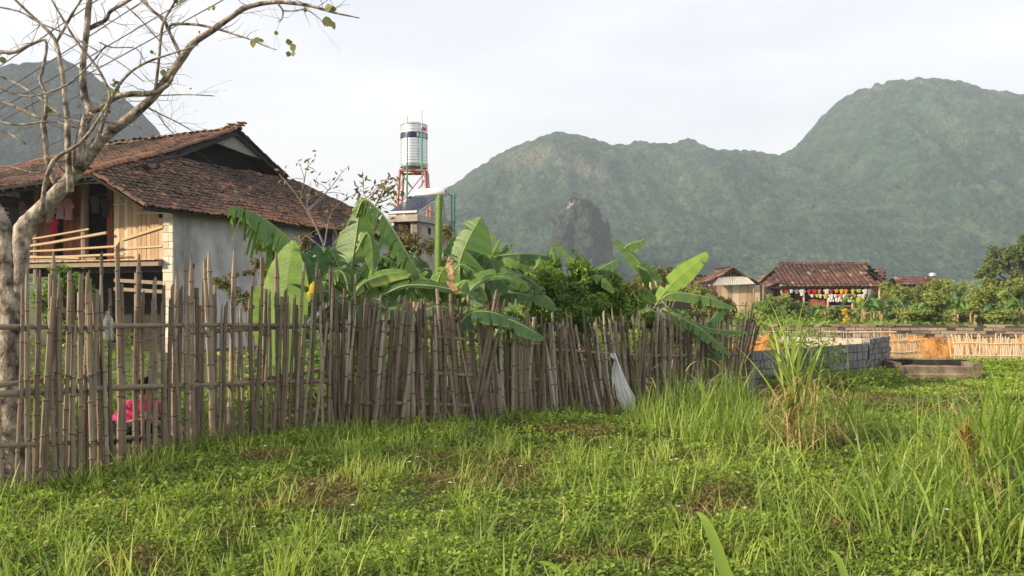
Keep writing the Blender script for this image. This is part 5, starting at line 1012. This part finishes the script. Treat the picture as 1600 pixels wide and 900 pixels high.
sapling('thin nearly leafless sapling with pinkish twigs in front of the tile roof', 505, [[(512, 640), (510, 440), (505, 380), (480, 330), (460, 300), (436, 272)], [(470, 312), (475, 285), (480, 262), (490, 252)], [(480, 330), (500, 310), (515, 295), (522, 285)], [(507, 385), (515, 340), (530, 318), (560, 300)], [(506, 390), (480, 370), (468, 378)], [(490, 345), (480, 320), (482, 295)], [(508, 400), (530, 370), (545, 350), (552, 330)]], 12.6, 5, 6, .045)
sapling('slim branch with dark drooping leaves beside the red tower legs', 560, [[(560, 640), (565, 420), (575, 350), (590, 315), (612, 290)], [(580, 335), (572, 310), (567, 298)], [(588, 318), (605, 312), (618, 305)], [(585, 325), (597, 300), (600, 296)]], 12.8, 9, 12, .06)
sapling('bare twig with few leaves rising left of the banana with the rolled leaf', 600, [[(602, 620), (600, 470), (590, 400), (600, 370), (608, 350)], [(595, 400), (580, 380), (572, 366)]], 12.4, 12, 4, .05)

# far row: banana plants and shrubs behind the brick wall
def far_banana(seed, hgt=2.4):
    rr = random.Random(seed); root = thing('banana_plant', '', 'banana plant', (0, 0, 0)); mb = MB(); sh = hgt * .5; mb.tube([(0, 0, -.1), (.02, 0, sh * .5), (0, 0, sh)], [.14, .11, .06], 8, True, .1); mb.build('pseudostem', MT['pseudo'], root, True)
    n = rr.randint(6, 9)
    for k in range(n):
        a = 6.283 * k / n + rr.uniform(-.4, .4); L = hgt * rr.uniform(.45, .65); up = rr.uniform(.3, 1.0) if k % 3 else 1.3; d = Vector((math.cos(a), math.sin(a), 0)); b = Vector((0, 0, sh * .95))
        pts = [b, b + d * L * .3 + Vector((0, 0, L * .35 * up)), b + d * L * .65 + Vector((0, 0, L * .5 * up)), b + d * L + Vector((0, 0, L * (.5 * up - .35)))]
        mb = MB(); leafmesh(mb, pts, hgt * rr.uniform(.05, .085), Vector((0, 0, 1)) + d * -.3, var=rr.choice((.1, .2, .3, .4, .5, .6, .7, .97)), tears=rr.choice((3, 6, 9)), droop=.5, fold=.3, seed=seed * 20 + k, n=12, mid_r=.02); mb.build('leaf', [MT['banana'], MT['midrib']], root, True)
    for k in range(3):
        a = rr.uniform(0, 6.28); mb = MB(); mb.tube([(.1 * math.cos(a), .1 * math.sin(a), sh * .9), (.25 * math.cos(a), .25 * math.sin(a), sh * .7), (.2 * math.cos(a), .2 * math.sin(a), sh * .3)], [.02, .05, .02], 6, True, .3); mb.build('dead_leaf', MT['dead'], root)
    return root
protos = [far_banana(3), far_banana(4), far_banana(8, 2.2)]
rowx = [(1188, 43), (1232, 40), (1246, 46), (1268, 42), (1290, 40), (1330, 40), (1348, 39), (1366, 42), (1378, 39), (1398, 41), (1416, 37), (1452, 36), (1474, 40), (1492, 36), (1526, 35), (1544, 38), (1562, 34), (1598, 34), (1618, 37)]
rowx.sort(); used = set(); ORD = ['first', 'second', 'third', 'fourth', 'fifth', 'sixth', 'seventh', 'eighth', 'ninth', 'tenth', 'eleventh', 'twelfth']
for i, (px, D) in enumerate(rowx):
    k = i % 3; o = protos[k] if k not in used else copy_tree(protos[k]); used.add(k)
    o.location = ((px - 800) / F * D, D, 0); o.rotation_euler = (0, 0, random.uniform(0, 6.28)); s = random.uniform(.55, 1.05) * (.72 if px < 1340 else .95); o.scale = (s, s, s)
    nn = len(rowx); lab = ('%s far banana plant from the left in the row behind the brick wall' % ORD[i]) if i < 12 else ('%s far banana plant from the right in the row behind the brick wall' % ORD[nn - 1 - i])
    tag(o, lab, 'banana plant', 'far banana row behind the brick wall')
def farshrub(label, px, D, py, rpx, rpy, n, size, mat='shrubfar', seed=0, name='shrub', cat='shrub'):
    rr = random.Random(seed); bl = [blob(px + rr.uniform(-.5, .5) * rpx, py + rr.uniform(-.3, .5) * rpy, D + rr.uniform(-1, 1), rpx * .62, rpy * .62) for _ in range(6)] + [blob(px, 492, D, rpx * .7, 12)]
    return shrub(name, label, cat, (P(px, 462, D).x, D, 0), bl, n, size, mat, seed, 'far shrubs behind the brick wall' if cat == 'shrub' else None, stems=4)
for k, (px, D, py, rx, ry, mat, lab) in enumerate([(1200, 47, 478, 26, 24, 'shrub', 'bushy green shrub between the plank hut and the farmhouse'), (1230, 48, 476, 26, 22, 'shrub', 'leafy shrub below the left end of the farmhouse washing'), (1262, 46, 486, 22, 16, 'shrub', 'low green shrub under the red doors of the farmhouse'), (1300, 46, 490, 24, 14, 'shrub', 'low green shrub below the farmhouse railing'), (1340, 45, 486, 24, 18, 'shrub', 'green shrub below the right part of the farmhouse'),
    (1392, 48, 452, 24, 22, 'shrub', 'light green bushy shrub at the right end of the farmhouse'), (1425, 50, 462, 26, 24, 'shrub', 'green shrub in front of the low shed roof'), (1478, 50, 452, 30, 22, 'shrub', 'rounded light green shrub right of the small silver tank'), (1512, 46, 466, 30, 26, 'shrub', 'green shrub left of the broad dark tree'), (1555, 44, 470, 34, 26, 'shrub', 'green shrub under the broad dark tree'), (1598, 42, 470, 34, 32, 'shrub', 'green shrub at the right edge beyond the brick wall'),
    (1430, 38, 490, 34, 12, 'shrub', 'low leafy shrub just behind the middle of the brick wall'), (1500, 38, 490, 36, 12, 'shrub', 'low leafy shrub behind the brick wall above the stick fence'), (1570, 37, 490, 36, 14, 'shrub', 'low leafy shrub behind the brick wall at far right'), (1404, 40, 462, 20, 24, 'shrub', 'feathery yellow green shrub before the shed left of the tall bananas'), (1462, 38, 466, 24, 22, 'shrub', 'yellow green shrub under the small silver tank'), (1496, 41, 456, 24, 26, 'shrub', 'tall loose shrub between the silver tank and the broad tree'), (1536, 38, 460, 24, 28, 'shrub', 'tall yellow green shrub just left of the broad tree'), (1586, 36, 458, 26, 30, 'shrub', 'tall bush overlapping the foot of the broad tree'), (1130, 44, 478, 24, 22, 'shrubdry', 'dry brushy shrub in front of the plank hut'), (1092, 40, 462, 22, 26, 'shrub', 'feathery green shrub left of the plank hut')]): farshrub(lab, px, D - (6 if k % 2 else 0), py, rx, ry, 4500 if ry < 20 else 6500, .075, 'shrubfar' if mat == 'shrub' else mat, 60 + k)
bt = thing('broad_tree', 'broad dark olive tree rising at the right edge beyond the banana row', 'tree', gp(1590, 70)); rr = np.random.default_rng(5)
CC = []; RD = []
for px, py, r in ((1575, 395, 26), (1600, 390, 22), (1625, 400, 26), (1552, 410, 20), (1590, 415, 30), (1560, 428, 24), (1540, 432, 14), (1610, 425, 26), (1640, 425, 26)):
    for _ in range(8): d = rr.normal(size=3); d /= np.linalg.norm(d); q = P(px, py, 70); CC.append(np.array(q) + d * r / F * 70 * .8); RD.append(np.full(3, r / F * 70 * rr.uniform(.25, .5)))
mb = MB(); mb.add_np(*leafcloud(rr, CC, RD, 14000, .17)); mb.build('crown', MT['olive'], bt)
mb = MB(); mb.tube([gp(1590, 70, -.1), P(1590, 440, 70), P(1585, 410, 70)], [.3, .24, .1], 8)
for q in ((1560, 400), (1615, 395), (1600, 385), (1555, 425)): mb.tube([P(1590, 440, 70), P((1590 + q[0]) / 2, (440 + q[1]) / 2 + 5, 70), P(q[0], q[1], 70)], [.16, .1, .04], 6)
mb.build('trunk', MT['twig'], bt)
# marigold-coloured hanging cloth strip on the wall line
shrub('flowering_plant', 'narrow bright orange yellow plant hanging over the brick wall', 'plant', (P(1320, 462, 22.9).x, 22.9, 0), [blob(1318, 487, 22.9, 5, 6), blob(1321, 500, 22.9, 5, 8), blob(1322, 515, 22.8, 4, 9)], 260, .05, 'yellow', 99, stems=2, srad=.008)

# ============================================================ person crouching behind the fence
def person():
    D = 8.35; bx = (182 - 800) / F * D; root = thing('person', 'person in a bright pink shirt crouching behind the left fence panel, seen between pickets', 'person', (bx, D, 0))
    def skin(name, verts, edges, rad, mat, sub=2):
        me = bpy.data.meshes.new(name); me.from_pydata([Vector(v) for v in verts], edges, []); o = bpy.data.objects.new(name, me); COL.objects.link(o); o.parent = root
        m = o.modifiers.new('skin', 'SKIN'); 
        if not me.skin_vertices: me.attributes  # layer is made by the modifier
        for i, r in enumerate(rad): me.skin_vertices[0].data[i].radius = (r, r) if not hasattr(r, '__len__') else r
        me.skin_vertices[0].data[0].use_root = True; s = o.modifiers.new('sub', 'SUBSURF'); s.levels = sub; s.render_levels = sub; me.materials.append(mat); return o
    # x forward (to the right), hips at origin x
    pel = (.04, 0, .22); ch = (.17, 0, .42); up = (.24, 0, .50); nk = (.29, 0, .57); hd = (.33, 0, .655); top = (.34, 0, .73)
    V = [pel, (.10, 0, .32), ch, up, nk, hd, top]; E = [(i, i + 1) for i in range(6)]; Rr_ = [.11, .105, .115, .085, .042, .078, .05]
    for sy in (-1, 1):
        k = len(V); V += [(.10, sy * .09, .22), (.33, sy * .13, .33), (.24, sy * .12, .08), (.34, sy * .12, .03)]; E += [(0, k), (k, k + 1), (k + 1, k + 2), (k + 2, k + 3)]; Rr_ += [.085, .06, .04, .035]
        k = len(V); V += [(.25, sy * .13, .49), (.36, sy * .17, .36), (.50, sy * .10, .26), (.55, sy * .09, .22)]; E += [(3, k), (k, k + 1), (k + 1, k + 2), (k + 2, k + 3)]; Rr_ += [.05, .036, .026, .024]
        h = k + 3
        for f in range(5):
            k = len(V); dy = (f - 2) * .016; V += [(.585, sy * .09 + dy, .205 - .004 * abs(f - 2)), (.61, sy * .09 + dy * 1.1, .175)]; E += [(h, k), (k, k + 1)]; Rr_ += [.009, .007]
    skin('body', V, E, Rr_, MT['skin'])
    Vs = [(.02, 0, .20), (.09, 0, .31), (.17, 0, .42), (.24, 0, .505)]; Es = [(0, 1), (1, 2), (2, 3)]; Rs = [.135, .13, .14, .10]
    for sy in (-1, 1):
        k = len(Vs); Vs += [(.25, sy * .13, .49), (.33, sy * .165, .40)]; Es += [(3, k), (k, k + 1)]; Rs += [.066, .055]
    skin('shirt', Vs, Es, Rs, MT['pink'])
    Vt = [(.05, 0, .18)]; Et = []; Rt = [.12]
    for sy in (-1, 1):
        k = len(Vt); Vt += [(.10, sy * .09, .20), (.33, sy * .13, .32), (.25, sy * .12, .10)]; Et += [(0, k), (k, k + 1), (k + 1, k + 2)]; Rt += [.098, .074, .052]
    skin('trousers', Vt, Et, Rt, MT['trouser'])
    root.scale = (1.12, 1.12, 1.0)
    skin('hair', [(.31, 0, .67), (.29, 0, .72), (.26, 0, .64)], [(0, 1), (0, 2)], [.088, .06, .04], MT['hair'])
person()
# ============================================================ ground vegetation (nobody could count it)
FWX = (FX - 800) / F * FD
def fence_y(x): return np.interp(x, FWX, FD)
def front(x, y, m=.0): return y < fence_y(x) - m
def scatter(rr, x0, x1, y0, y1, dens, fan=True):
    n = int((x1 - x0) * (y1 - y0) * dens); x = rr.uniform(x0, x1, n); y = rr.uniform(y0, y1, n)
    if fan: k = np.abs(x) < y * .70 + .9; x, y = x[k], y[k]
    return x, y
def leaves_np(rr, P3, size, flat, upb, var):
    n = len(P3); nrm = rr.normal(size=(n, 3)) * np.array([.5, .5, .3]) + np.array([0, 0, upb]); nrm /= np.linalg.norm(nrm, axis=1)[:, None]
    a = np.cross(nrm, rr.normal(size=(n, 3))); a /= np.linalg.norm(a, axis=1)[:, None]; b = np.cross(nrm, a); s = (size * rr.uniform(.55, 1.35, n))[:, None]
    V = np.stack([P3 - a * s, P3 + b * s * flat, P3 + a * s - nrm * s * .25, P3 - b * s * flat], 1)
    return V.reshape(-1, 3), np.arange(n * 4).reshape(-1, 4), np.repeat(var, 4)
def blades_np(rr, B, az, Ln, Wd, th0, curl, var, nseg=5, blunt=.0):
    n = len(B); rows = []; p = B.copy(); d = np.stack([np.cos(az), np.sin(az), np.zeros(n)], 1); tw = az + rr.uniform(-.9, .9, n)
    wd = np.stack([-np.sin(tw), np.cos(tw), np.zeros(n)], 1)
    for k in range(nseg + 1):
        s = k / nseg; w = Wd * np.maximum(np.minimum(1, .55 + 1.6 * s) * (1 - s ** 2.2) , blunt * .6 if k < nseg else blunt * .35 + .02)
        rows.append(p - wd * (w / 2)[:, None]); rows.append(p + wd * (w / 2)[:, None])
        th = th0 + curl * (s + .5 / nseg) ** 1.4; p = p + (d * np.sin(th)[:, None] + np.array([0, 0, 1]) * np.cos(th)[:, None]) * (Ln / nseg)[:, None]
    V = np.stack(rows, 1); m = 2 * (nseg + 1); q = np.array([[2 * k, 2 * k + 1, 2 * k + 3, 2 * k + 2] for k in range(nseg)])
    Q = (np.arange(n)[:, None, None] * m + q[None]).reshape(-1, 4); return V.reshape(-1, 3), Q, np.repeat(var, m)
def tufts(rr, x, y, nb, spread, L, W, var, th=(.05, .5), curl=(.1, .9), blunt=0., hz=0):
    k = rr.integers(nb[0], nb[1], len(x)); X = np.repeat(x, k); Y = np.repeat(y, k); s = np.repeat(rr.uniform(.65, 1.2, len(x)), k); n = len(X); v0 = np.repeat(rr.normal(0, .12, len(x)), k)
    X = X + rr.normal(0, spread, n); Y = Y + rr.normal(0, spread, n); B = np.stack([X, Y, gz(X, Y) - .02 + hz], 1)
    return blades_np(rr, B, rr.uniform(0, 6.283, n), rr.uniform(L[0], L[1], n) * s, rr.uniform(W[0], W[1], n), rr.uniform(th[0], th[1], n), rr.uniform(curl[0], curl[1], n), np.clip(var + v0 + rr.normal(0, .1, n), .0, 1), blunt=blunt)
rr = np.random.default_rng(77)
# leafy ground cover
mb = MB(); total = 0
for y0, y1, dens, size in ((3.3, 5.6, 4200, .016), (5.6, 8, 3000, .018), (8, 11.5, 1900, .022), (11.5, 16, 1000, .03), (16, 24, 380, .045)):
    x, y = scatter(rr, -y1 * .72 - .5, y1 * .72 + .5, y0, y1, dens); k = front(x, y, -.25) | (x > FWX[-1] + .2); x, y = x[k], y[k]
    pat = fbm(x * .9 + 3, y * .9, 31, 4); fine = fbm(x * 3.1, y * 3.1, 37, 3); keep = rr.random(len(x)) < np.clip(.62 + 2.2 * (pat - .28), .6, 1); x, y, pat, fine = x[keep], y[keep], pat[keep], fine[keep]
    hc = .02 + .20 * np.clip(fine - .22, 0, 1) + .14 * np.clip(pat - .4, 0, 1); hc = np.where(y > 12.5, hc * .6, hc); z = gz(x, y) + hc * rr.random(len(x)) ** .55
    low = 1 - (z - gz(x, y)) / np.maximum(hc, .01)
    dry = fbm(x * 1.3 - 8, y * 1.3 + 2, 51, 4); v = .66 + .6 * (fine - .5) + rr.normal(0, .13, len(x)) - 3.2 * np.clip(dry - .50, 0, .2) - .12 * low
    v = np.where(y > 12.2, v + .12, v); v = np.where(rr.random(len(x)) < .035, .03, v)
    V, Q, A = leaves_np(rr, np.stack([x, y, z], 1), size, .62, .85, np.clip(v, 0, 1)); mb.add_np(V, Q, A); total += len(x)
tag(mb.build('ground_cover', MT['weed']), 'low leafy weeds covering the field', None, None, 'stuff')
# short bright tufts with cut tips
mb = MB()
x, y = scatter(rr, -5.6, 6, 3.4, 11.5, 22); c = fbm(x * .8, y * .8, 61, 3); k = (rr.random(len(x)) < np.clip((c - .40) * 4.5, .05, 1)) & front(x, y, .1) & (x < 2.6); x, y = x[k], y[k]
mb.add_np(*tufts(rr, x, y, (7, 18), .045, (.12, .30), (.008, .016), .82, (.0, .6), (0, .7), .6))
x, y = scatter(rr, -5.6, 6, 3.4, 12.5, 10); k = front(x, y, .1) ; x, y = x[k], y[k]
mb.add_np(*tufts(rr, x, y, (5, 12), .05, (.15, .34), (.005, .011), .60, (.0, .8), (.2, 1.3)))
# grass standing along the foot of the fence
t = rr.uniform(0, 1, 170); px = -120 + t * 1290; D = np.interp(px, FX, FD); x = (px - 800) / F * D + rr.normal(0, .05, 170); y = D - np.abs(rr.normal(.08, .22, 170))
mb.add_np(*tufts(rr, x, y, (8, 18), .07, (.14, .36), (.008, .017), .60, (.0, .6), (.1, 1.1)))
tag(mb.build('short_grass', MT['grass']), 'short tufts of yellow green grass in the weeds', None, None, 'stuff')
# tall arching grass on the right
mb = MB()
x = rr.uniform(1.55, 4.4, 170); y = rr.uniform(8.2, 12.0, 170); k = front(x, y, .15) & (y > 8.1 + .25 * np.abs(x - 2.6)) & (x < 3.1); x, y = x[k], y[k]
mb.add_np(*tufts(rr, x, y, (8, 18), .09, (.3, .72), (.008, .018), .60, (.0, .35), (.1, 1.4)))
x = rr.uniform(1.0, 5.6, 230); y = rr.uniform(4.4, 9.2, 230); k = (x > y * .30) & (rr.random(230) < .30 + .9 * (x / y - .3)) & (np.abs(x) < y * .72 + .5); x, y = x[k], y[k]
mb.add_np(*tufts(rr, x, y, (7, 16), .10, (.35, .85), (.008, .019), .56, (.0, .55), (.4, 1.9)))
x = rr.uniform(2.3, 4.8, 48); y = rr.uniform(4.6, 7.2, 48); k = (x > y * .44); x, y = x[k], y[k]
mb.add_np(*tufts(rr, x, y, (7, 14), .10, (.55, 1.05), (.010, .022), .52, (.0, .5), (.4, 1.8)))
x = rr.uniform(-1.0, 1.4, 26); y = rr.uniform(4.0, 6.2, 26); mb.add_np(*tufts(rr, x, y, (4, 9), .06, (.3, .55), (.010, .018), .50, (.1, .6), (.4, 1.7)))
tag(mb.build('tall_grass', MT['grass']), 'tall arching grass at the right of the field', None, None, 'stuff')
# dry fallen straw
mb = MB(); n = 1500; x = rr.uniform(-4, 5.5, n); y = rr.uniform(4, 11, n); k = front(x, y) & ((fbm(x * 1.3 - 8, y * 1.3 + 2, 51, 4) > .50) | (x > 1.5)); x, y = x[k], y[k]; n = len(x)
mb.add_np(*blades_np(rr, np.stack([x, y, gz(x, y) + rr.uniform(.03, .14, n)], 1), rr.uniform(0, 6.28, n), rr.uniform(.06, .28, n), rr.uniform(.004, .010, n), rr.uniform(1.0, 1.6, n), rr.uniform(-.2, .4, n), rr.random(n)))
tag(mb.build('fallen_straw', MT['straw']), 'dry stalks lying in the weeds', None, None, 'stuff')
# small white wildflowers
mb = MB(); n = 150; x = rr.uniform(-3, 6.5, n); y = rr.uniform(4.6, 16, n); k = front(x, y, .2) | (x > 4.2); x, y = x[k], y[k]
for a, b in zip(x, y):
    c = np.array([a, b, float(gz(a, b)) + rr.uniform(.12, .30)]); r = rr.uniform(.008, .014)
    for q in range(5):
        g_ = 6.283 * q / 5; u = np.array([math.cos(g_), math.sin(g_), .25]); w_ = np.array([-math.sin(g_), math.cos(g_), 0]); V = np.array([c, c + u * r * .8 + w_ * r * .45, c + u * r * 1.5, c + u * r * .8 - w_ * r * .45]); mb.add_np(V, [[0, 1, 2, 3]], np.full(4, .5))
tag(mb.build('wildflowers', MT['petal']), 'tiny white wildflowers dotted through the weeds', None, None, 'stuff')
# garden undergrowth behind the fence
mb = MB(); n = 60000; x = rr.uniform(-7.5, 5.5, n); y = fence_y(x) + .35 + rr.random(n) ** 1.2 * 5.5; k = ~((x > -4.6) & (x < -2.9) & (y < 8.9)); x, y = x[k], y[k]; n = len(x); pat = fbm(x * .9, y * .9, 91, 3); hc = .3 + 2.9 * np.clip(pat - .34, 0, 1) * np.clip((y - fence_y(x)) / 1.6, .3, 1); z = hc * rr.random(n) ** .7
V, Q, A = leaves_np(rr, np.stack([x, y, z], 1), .04, .45, .5, np.clip(.55 + rr.normal(0, .2, n), 0, 1)); mb.add_np(V, Q, A)
tag(mb.build('garden_undergrowth', MT['shrub']), 'leafy undergrowth in the garden behind the fence', None, None, 'stuff')
mb = MB(); x = rr.uniform(-7, 4.5, 330); y = fence_y(x) + rr.uniform(.3, 4.5, 330); k = ~((x > -4.7) & (x < -2.8) & (y < 9.1)); x, y = x[k], y[k]; mb.add_np(*tufts(rr, x, y, (8, 18), .08, (.25, .6), (.010, .02), .55, (.0, .5), (.2, 1.2))); tag(mb.build('garden_grass', MT['grass']), 'grass growing in the garden behind the fence', None, None, 'stuff')
# green strip by trough and along the far walls
mb = MB(); n = 16000; px = rr.uniform(1380, 1720, n); D = np.where(rr.random(n) < .5, rr.uniform(16.2, 18.2, n), rr.uniform(13.5, 18, n)); x = (px - 800) / F * D; y = D; pat = fbm(x * 1.1, y * 1.1, 71, 3); k = (pat > .42) & ~((px < 1545) & (D < 16.2)); x, y = x[k], y[k]
V, Q, A = leaves_np(rr, np.stack([x, y, .02 + .20 * rr.random(len(x)) * np.clip(y - 15, .2, 1)], 1), .032, .6, .7, np.clip(.65 + rr.normal(0, .12, len(x)), 0, 1)); mb.add_np(V, Q, A)
x = rr.uniform(5.4, 7.0, 60); y = 13.3 + (x - 5.4) * .9 + rr.normal(0, .25, 60); mb.add_np(*[a for a in leaves_np(rr, np.stack([np.repeat(x, 40) + rr.normal(0, .1, 2400), np.repeat(y, 40) + rr.normal(0, .1, 2400), .28 * rr.random(2400)], 1), .035, .5, .5, np.clip(.5 + rr.normal(0, .15, 2400), 0, 1))])
tag(mb.build('verge_weeds', MT['weed']), 'bright weeds along the far fence', None, None, 'stuff')
# far ground: grass between the walls and the houses, distant wood at the hill foot
mb = MB(); n = 26000; D = rr.uniform(23, 90, n); px = rr.uniform(600, 1750, n); x = (px - 800) / F * D
V, Q, A = leaves_np(rr, np.stack([x, D, rr.random(n) * .45], 1), .16, .5, .4, np.clip(.55 + rr.normal(0, .15, n), 0, 1)); mb.add_np(V, Q, A); tag(mb.build('far_grass', MT['shrub']), 'rough grass beyond the brick wall', None, None, 'stuff')
mb = MB(); n = 36000; n = 90000; k = rr.integers(0, 260, n); cx = rr.uniform(-260, 330, 260); cy = rr.uniform(210, 400, 260); ch = rr.uniform(4, 10, 260); d = rr.normal(size=(n, 3)); d /= np.linalg.norm(d, axis=1)[:, None]
Pn = np.stack([cx[k], cy[k], ch[k] * .5], 1) + d * np.stack([ch[k] * .75, ch[k] * .75, ch[k] * .5], 1) * (rr.random(n) ** .4)[:, None]
V, Q, A = leaves_np(rr, Pn, .38, .7, .4, np.clip(.5 + rr.normal(0, .2, n), 0, 1)); mb.add_np(V, Q, A); tag(mb.build('distant_wood', MT['shrub']), 'distant belt of trees at the foot of the hills', None, None, 'stuff')

# ------------------------------------------------------------ single clumps that stand out
def clump(label, px, D, n, L, W, seed, straw=0, cane=0, th=(.0, .4), curl=(.2, 1.4), var=.5, spread=.07, hz=.0, name='grass_clump'):
    q = np.random.default_rng(seed); x = (px - 800) / F * D; root = thing(name, label, 'tall grass', (x, D, 0)); mb = MB(); B = np.stack([x + q.normal(0, spread, n), D + q.normal(0, spread, n), np.full(n, hz)], 1)
    if cane: B[:, 2] = q.uniform(.1, cane, n)
    mb.add_np(*blades_np(q, B, q.uniform(0, 6.28, n), q.uniform(L[0], L[1], n), q.uniform(W[0], W[1], n), q.uniform(th[0], th[1], n), q.uniform(curl[0], curl[1], n), np.clip(var + q.normal(0, .14, n), .15, 1), nseg=8)); mb.build('blades', MT['grass'], root)
    if straw:
        mb = MB(); B = np.stack([x + q.normal(0, spread * 1.2, straw), D + q.normal(0, spread, straw), q.uniform(.1, .75, straw)], 1)
        mb.add_np(*blades_np(q, B, q.uniform(0, 6.28, straw), q.uniform(.2, .6, straw), q.uniform(.006, .016, straw), q.uniform(.5, 1.2, straw), q.uniform(1.2, 2.4, straw), q.random(straw), nseg=6)); mb.build('dry_leaves', MT['straw'], root)
    if cane:
        mb = MB()
        for k in range(7): b = Vector((x + q.normal() * spread, D + q.normal() * spread, -.03)); t = b + Vector((q.normal() * .07, q.normal() * .05, cane * q.uniform(.7, 1.1))); mb.tube([b, b.lerp(t, .5) + Vector((.01, 0, 0)), t], [.011, .010, .007], 6)
        mb.build('canes', MT['straw'], root)
clump('tall green reed clump with dry straw leaves in front of the block wall', 1242, 8.1, 62, (.6, 1.1), (.016, .030), 1, 260, .75, (0, .5), (.1, 1.2), .66, .07)
x = 0
clump('leaning green reed clump right of the tallest reeds', 1305, 8.6, 34, (.5, 1.0), (.014, .026), 2, 40, .3, (0, .6), (.2, 1.2), .55, .12)
clump('grass clump with a torn orange brown stalk near the right edge', 1512, 6.3, 60, (.4, .8), (.010, .020), 3, 30, .45, (.1, .7), (.3, 1.4), .5, .07)
clump('tallest grass clump at the right edge of the field', 1575, 5.9, 80, (.6, 1.05), (.012, .024), 4, 20, .4, (0, .4), (.2, 1.2), .52, .12)
clump('stiff tuft of wide blades before the white sack', 1150, 10.4, 60, (.5, .95), (.014, .024), 5, 12, 0, (0, .3), (.1, .9), .55, .12)
clump('long bladed grass clump left of the reed clump by the fence', 1075, 10.0, 70, (.45, .9), (.010, .02), 6, 10, 0, (0, .35), (.2, 1.4), .5, .15)
mb = MB()
for k in range(9):
    b = gp(1511 + random.gauss(0, 3), 6.25, .25 + random.uniform(0, .1)); mb.tube([b, b + Vector((random.gauss(0, .02), 0, .15)), b + Vector((random.gauss(0, .05), random.gauss(0, .03), random.uniform(.25, .42)))], [.006, .016, .004], 6, True, .3)
tag(mb.build('broken_stalk', M('orange brown husk', [(.30, .13, .04), (.46, .24, .09)], 6, .8, .3)), 'torn orange brown husk hanging on the grass at right', 'stalk')
def big_blade(label, pts, D, w):
    mb = MB(); mb.var = .5; c = cr_spline([P(x, y, D + (k * .03)) for k, (x, y) in enumerate(pts)], 14); n = len(c) - 1
    rows = [[], [], []]
    for i, p in enumerate(c):
        t = (c[min(i + 1, n)] - c[max(i - 1, 0)]).normalized(); s = t.cross(Vector((0, 1, .3))).normalized(); ww = w * (1 - (i / n) ** 2.5) / 2 + .0008
        for r, u in zip(rows, (-1, 0, 1)): r.append(p + s * ww * u + Vector((0, .006 if u == 0 else 0, 0)))
    mb.grid(rows); o = mb.build('broad_grass', MT['grass'], None, True); base = P(pts[0][0], pts[0][1], D); settle(o, base); tag(o, label, 'grass blade', None, 'thing')
big_blade('broad grey green grass blade arching up at the bottom of the photo', [(1145, 930), (1128, 880), (1112, 835), (1098, 808), (1086, 799)], 4.0, .062)
big_blade('broad blade curving over low at the bottom right of the middle', [(1325, 930), (1318, 895), (1306, 868), (1290, 857)], 4.0, .04)
big_blade('broad blade curving low at the bottom centre of the field', [(885, 930), (872, 893), (855, 880), (838, 877)], 4.0, .035)
# fallen dry husks on the lawn
mb = MB(); c = gp(1468, 9.2, .08)
for k in range(6): mb.tube([c + Vector((-.1 + random.gauss(0, .02), random.gauss(0, .03), random.uniform(-.02, .02))), c + Vector((0, random.gauss(0, .02), .02)), c + Vector((.13, random.gauss(0, .03), random.uniform(.01, .06)))], [.004, .014, .004], 6, True, .2)
tag(mb.build('dry_husk', MT['dead']), 'dry brown husk lying on the grass before the trough', 'husk')
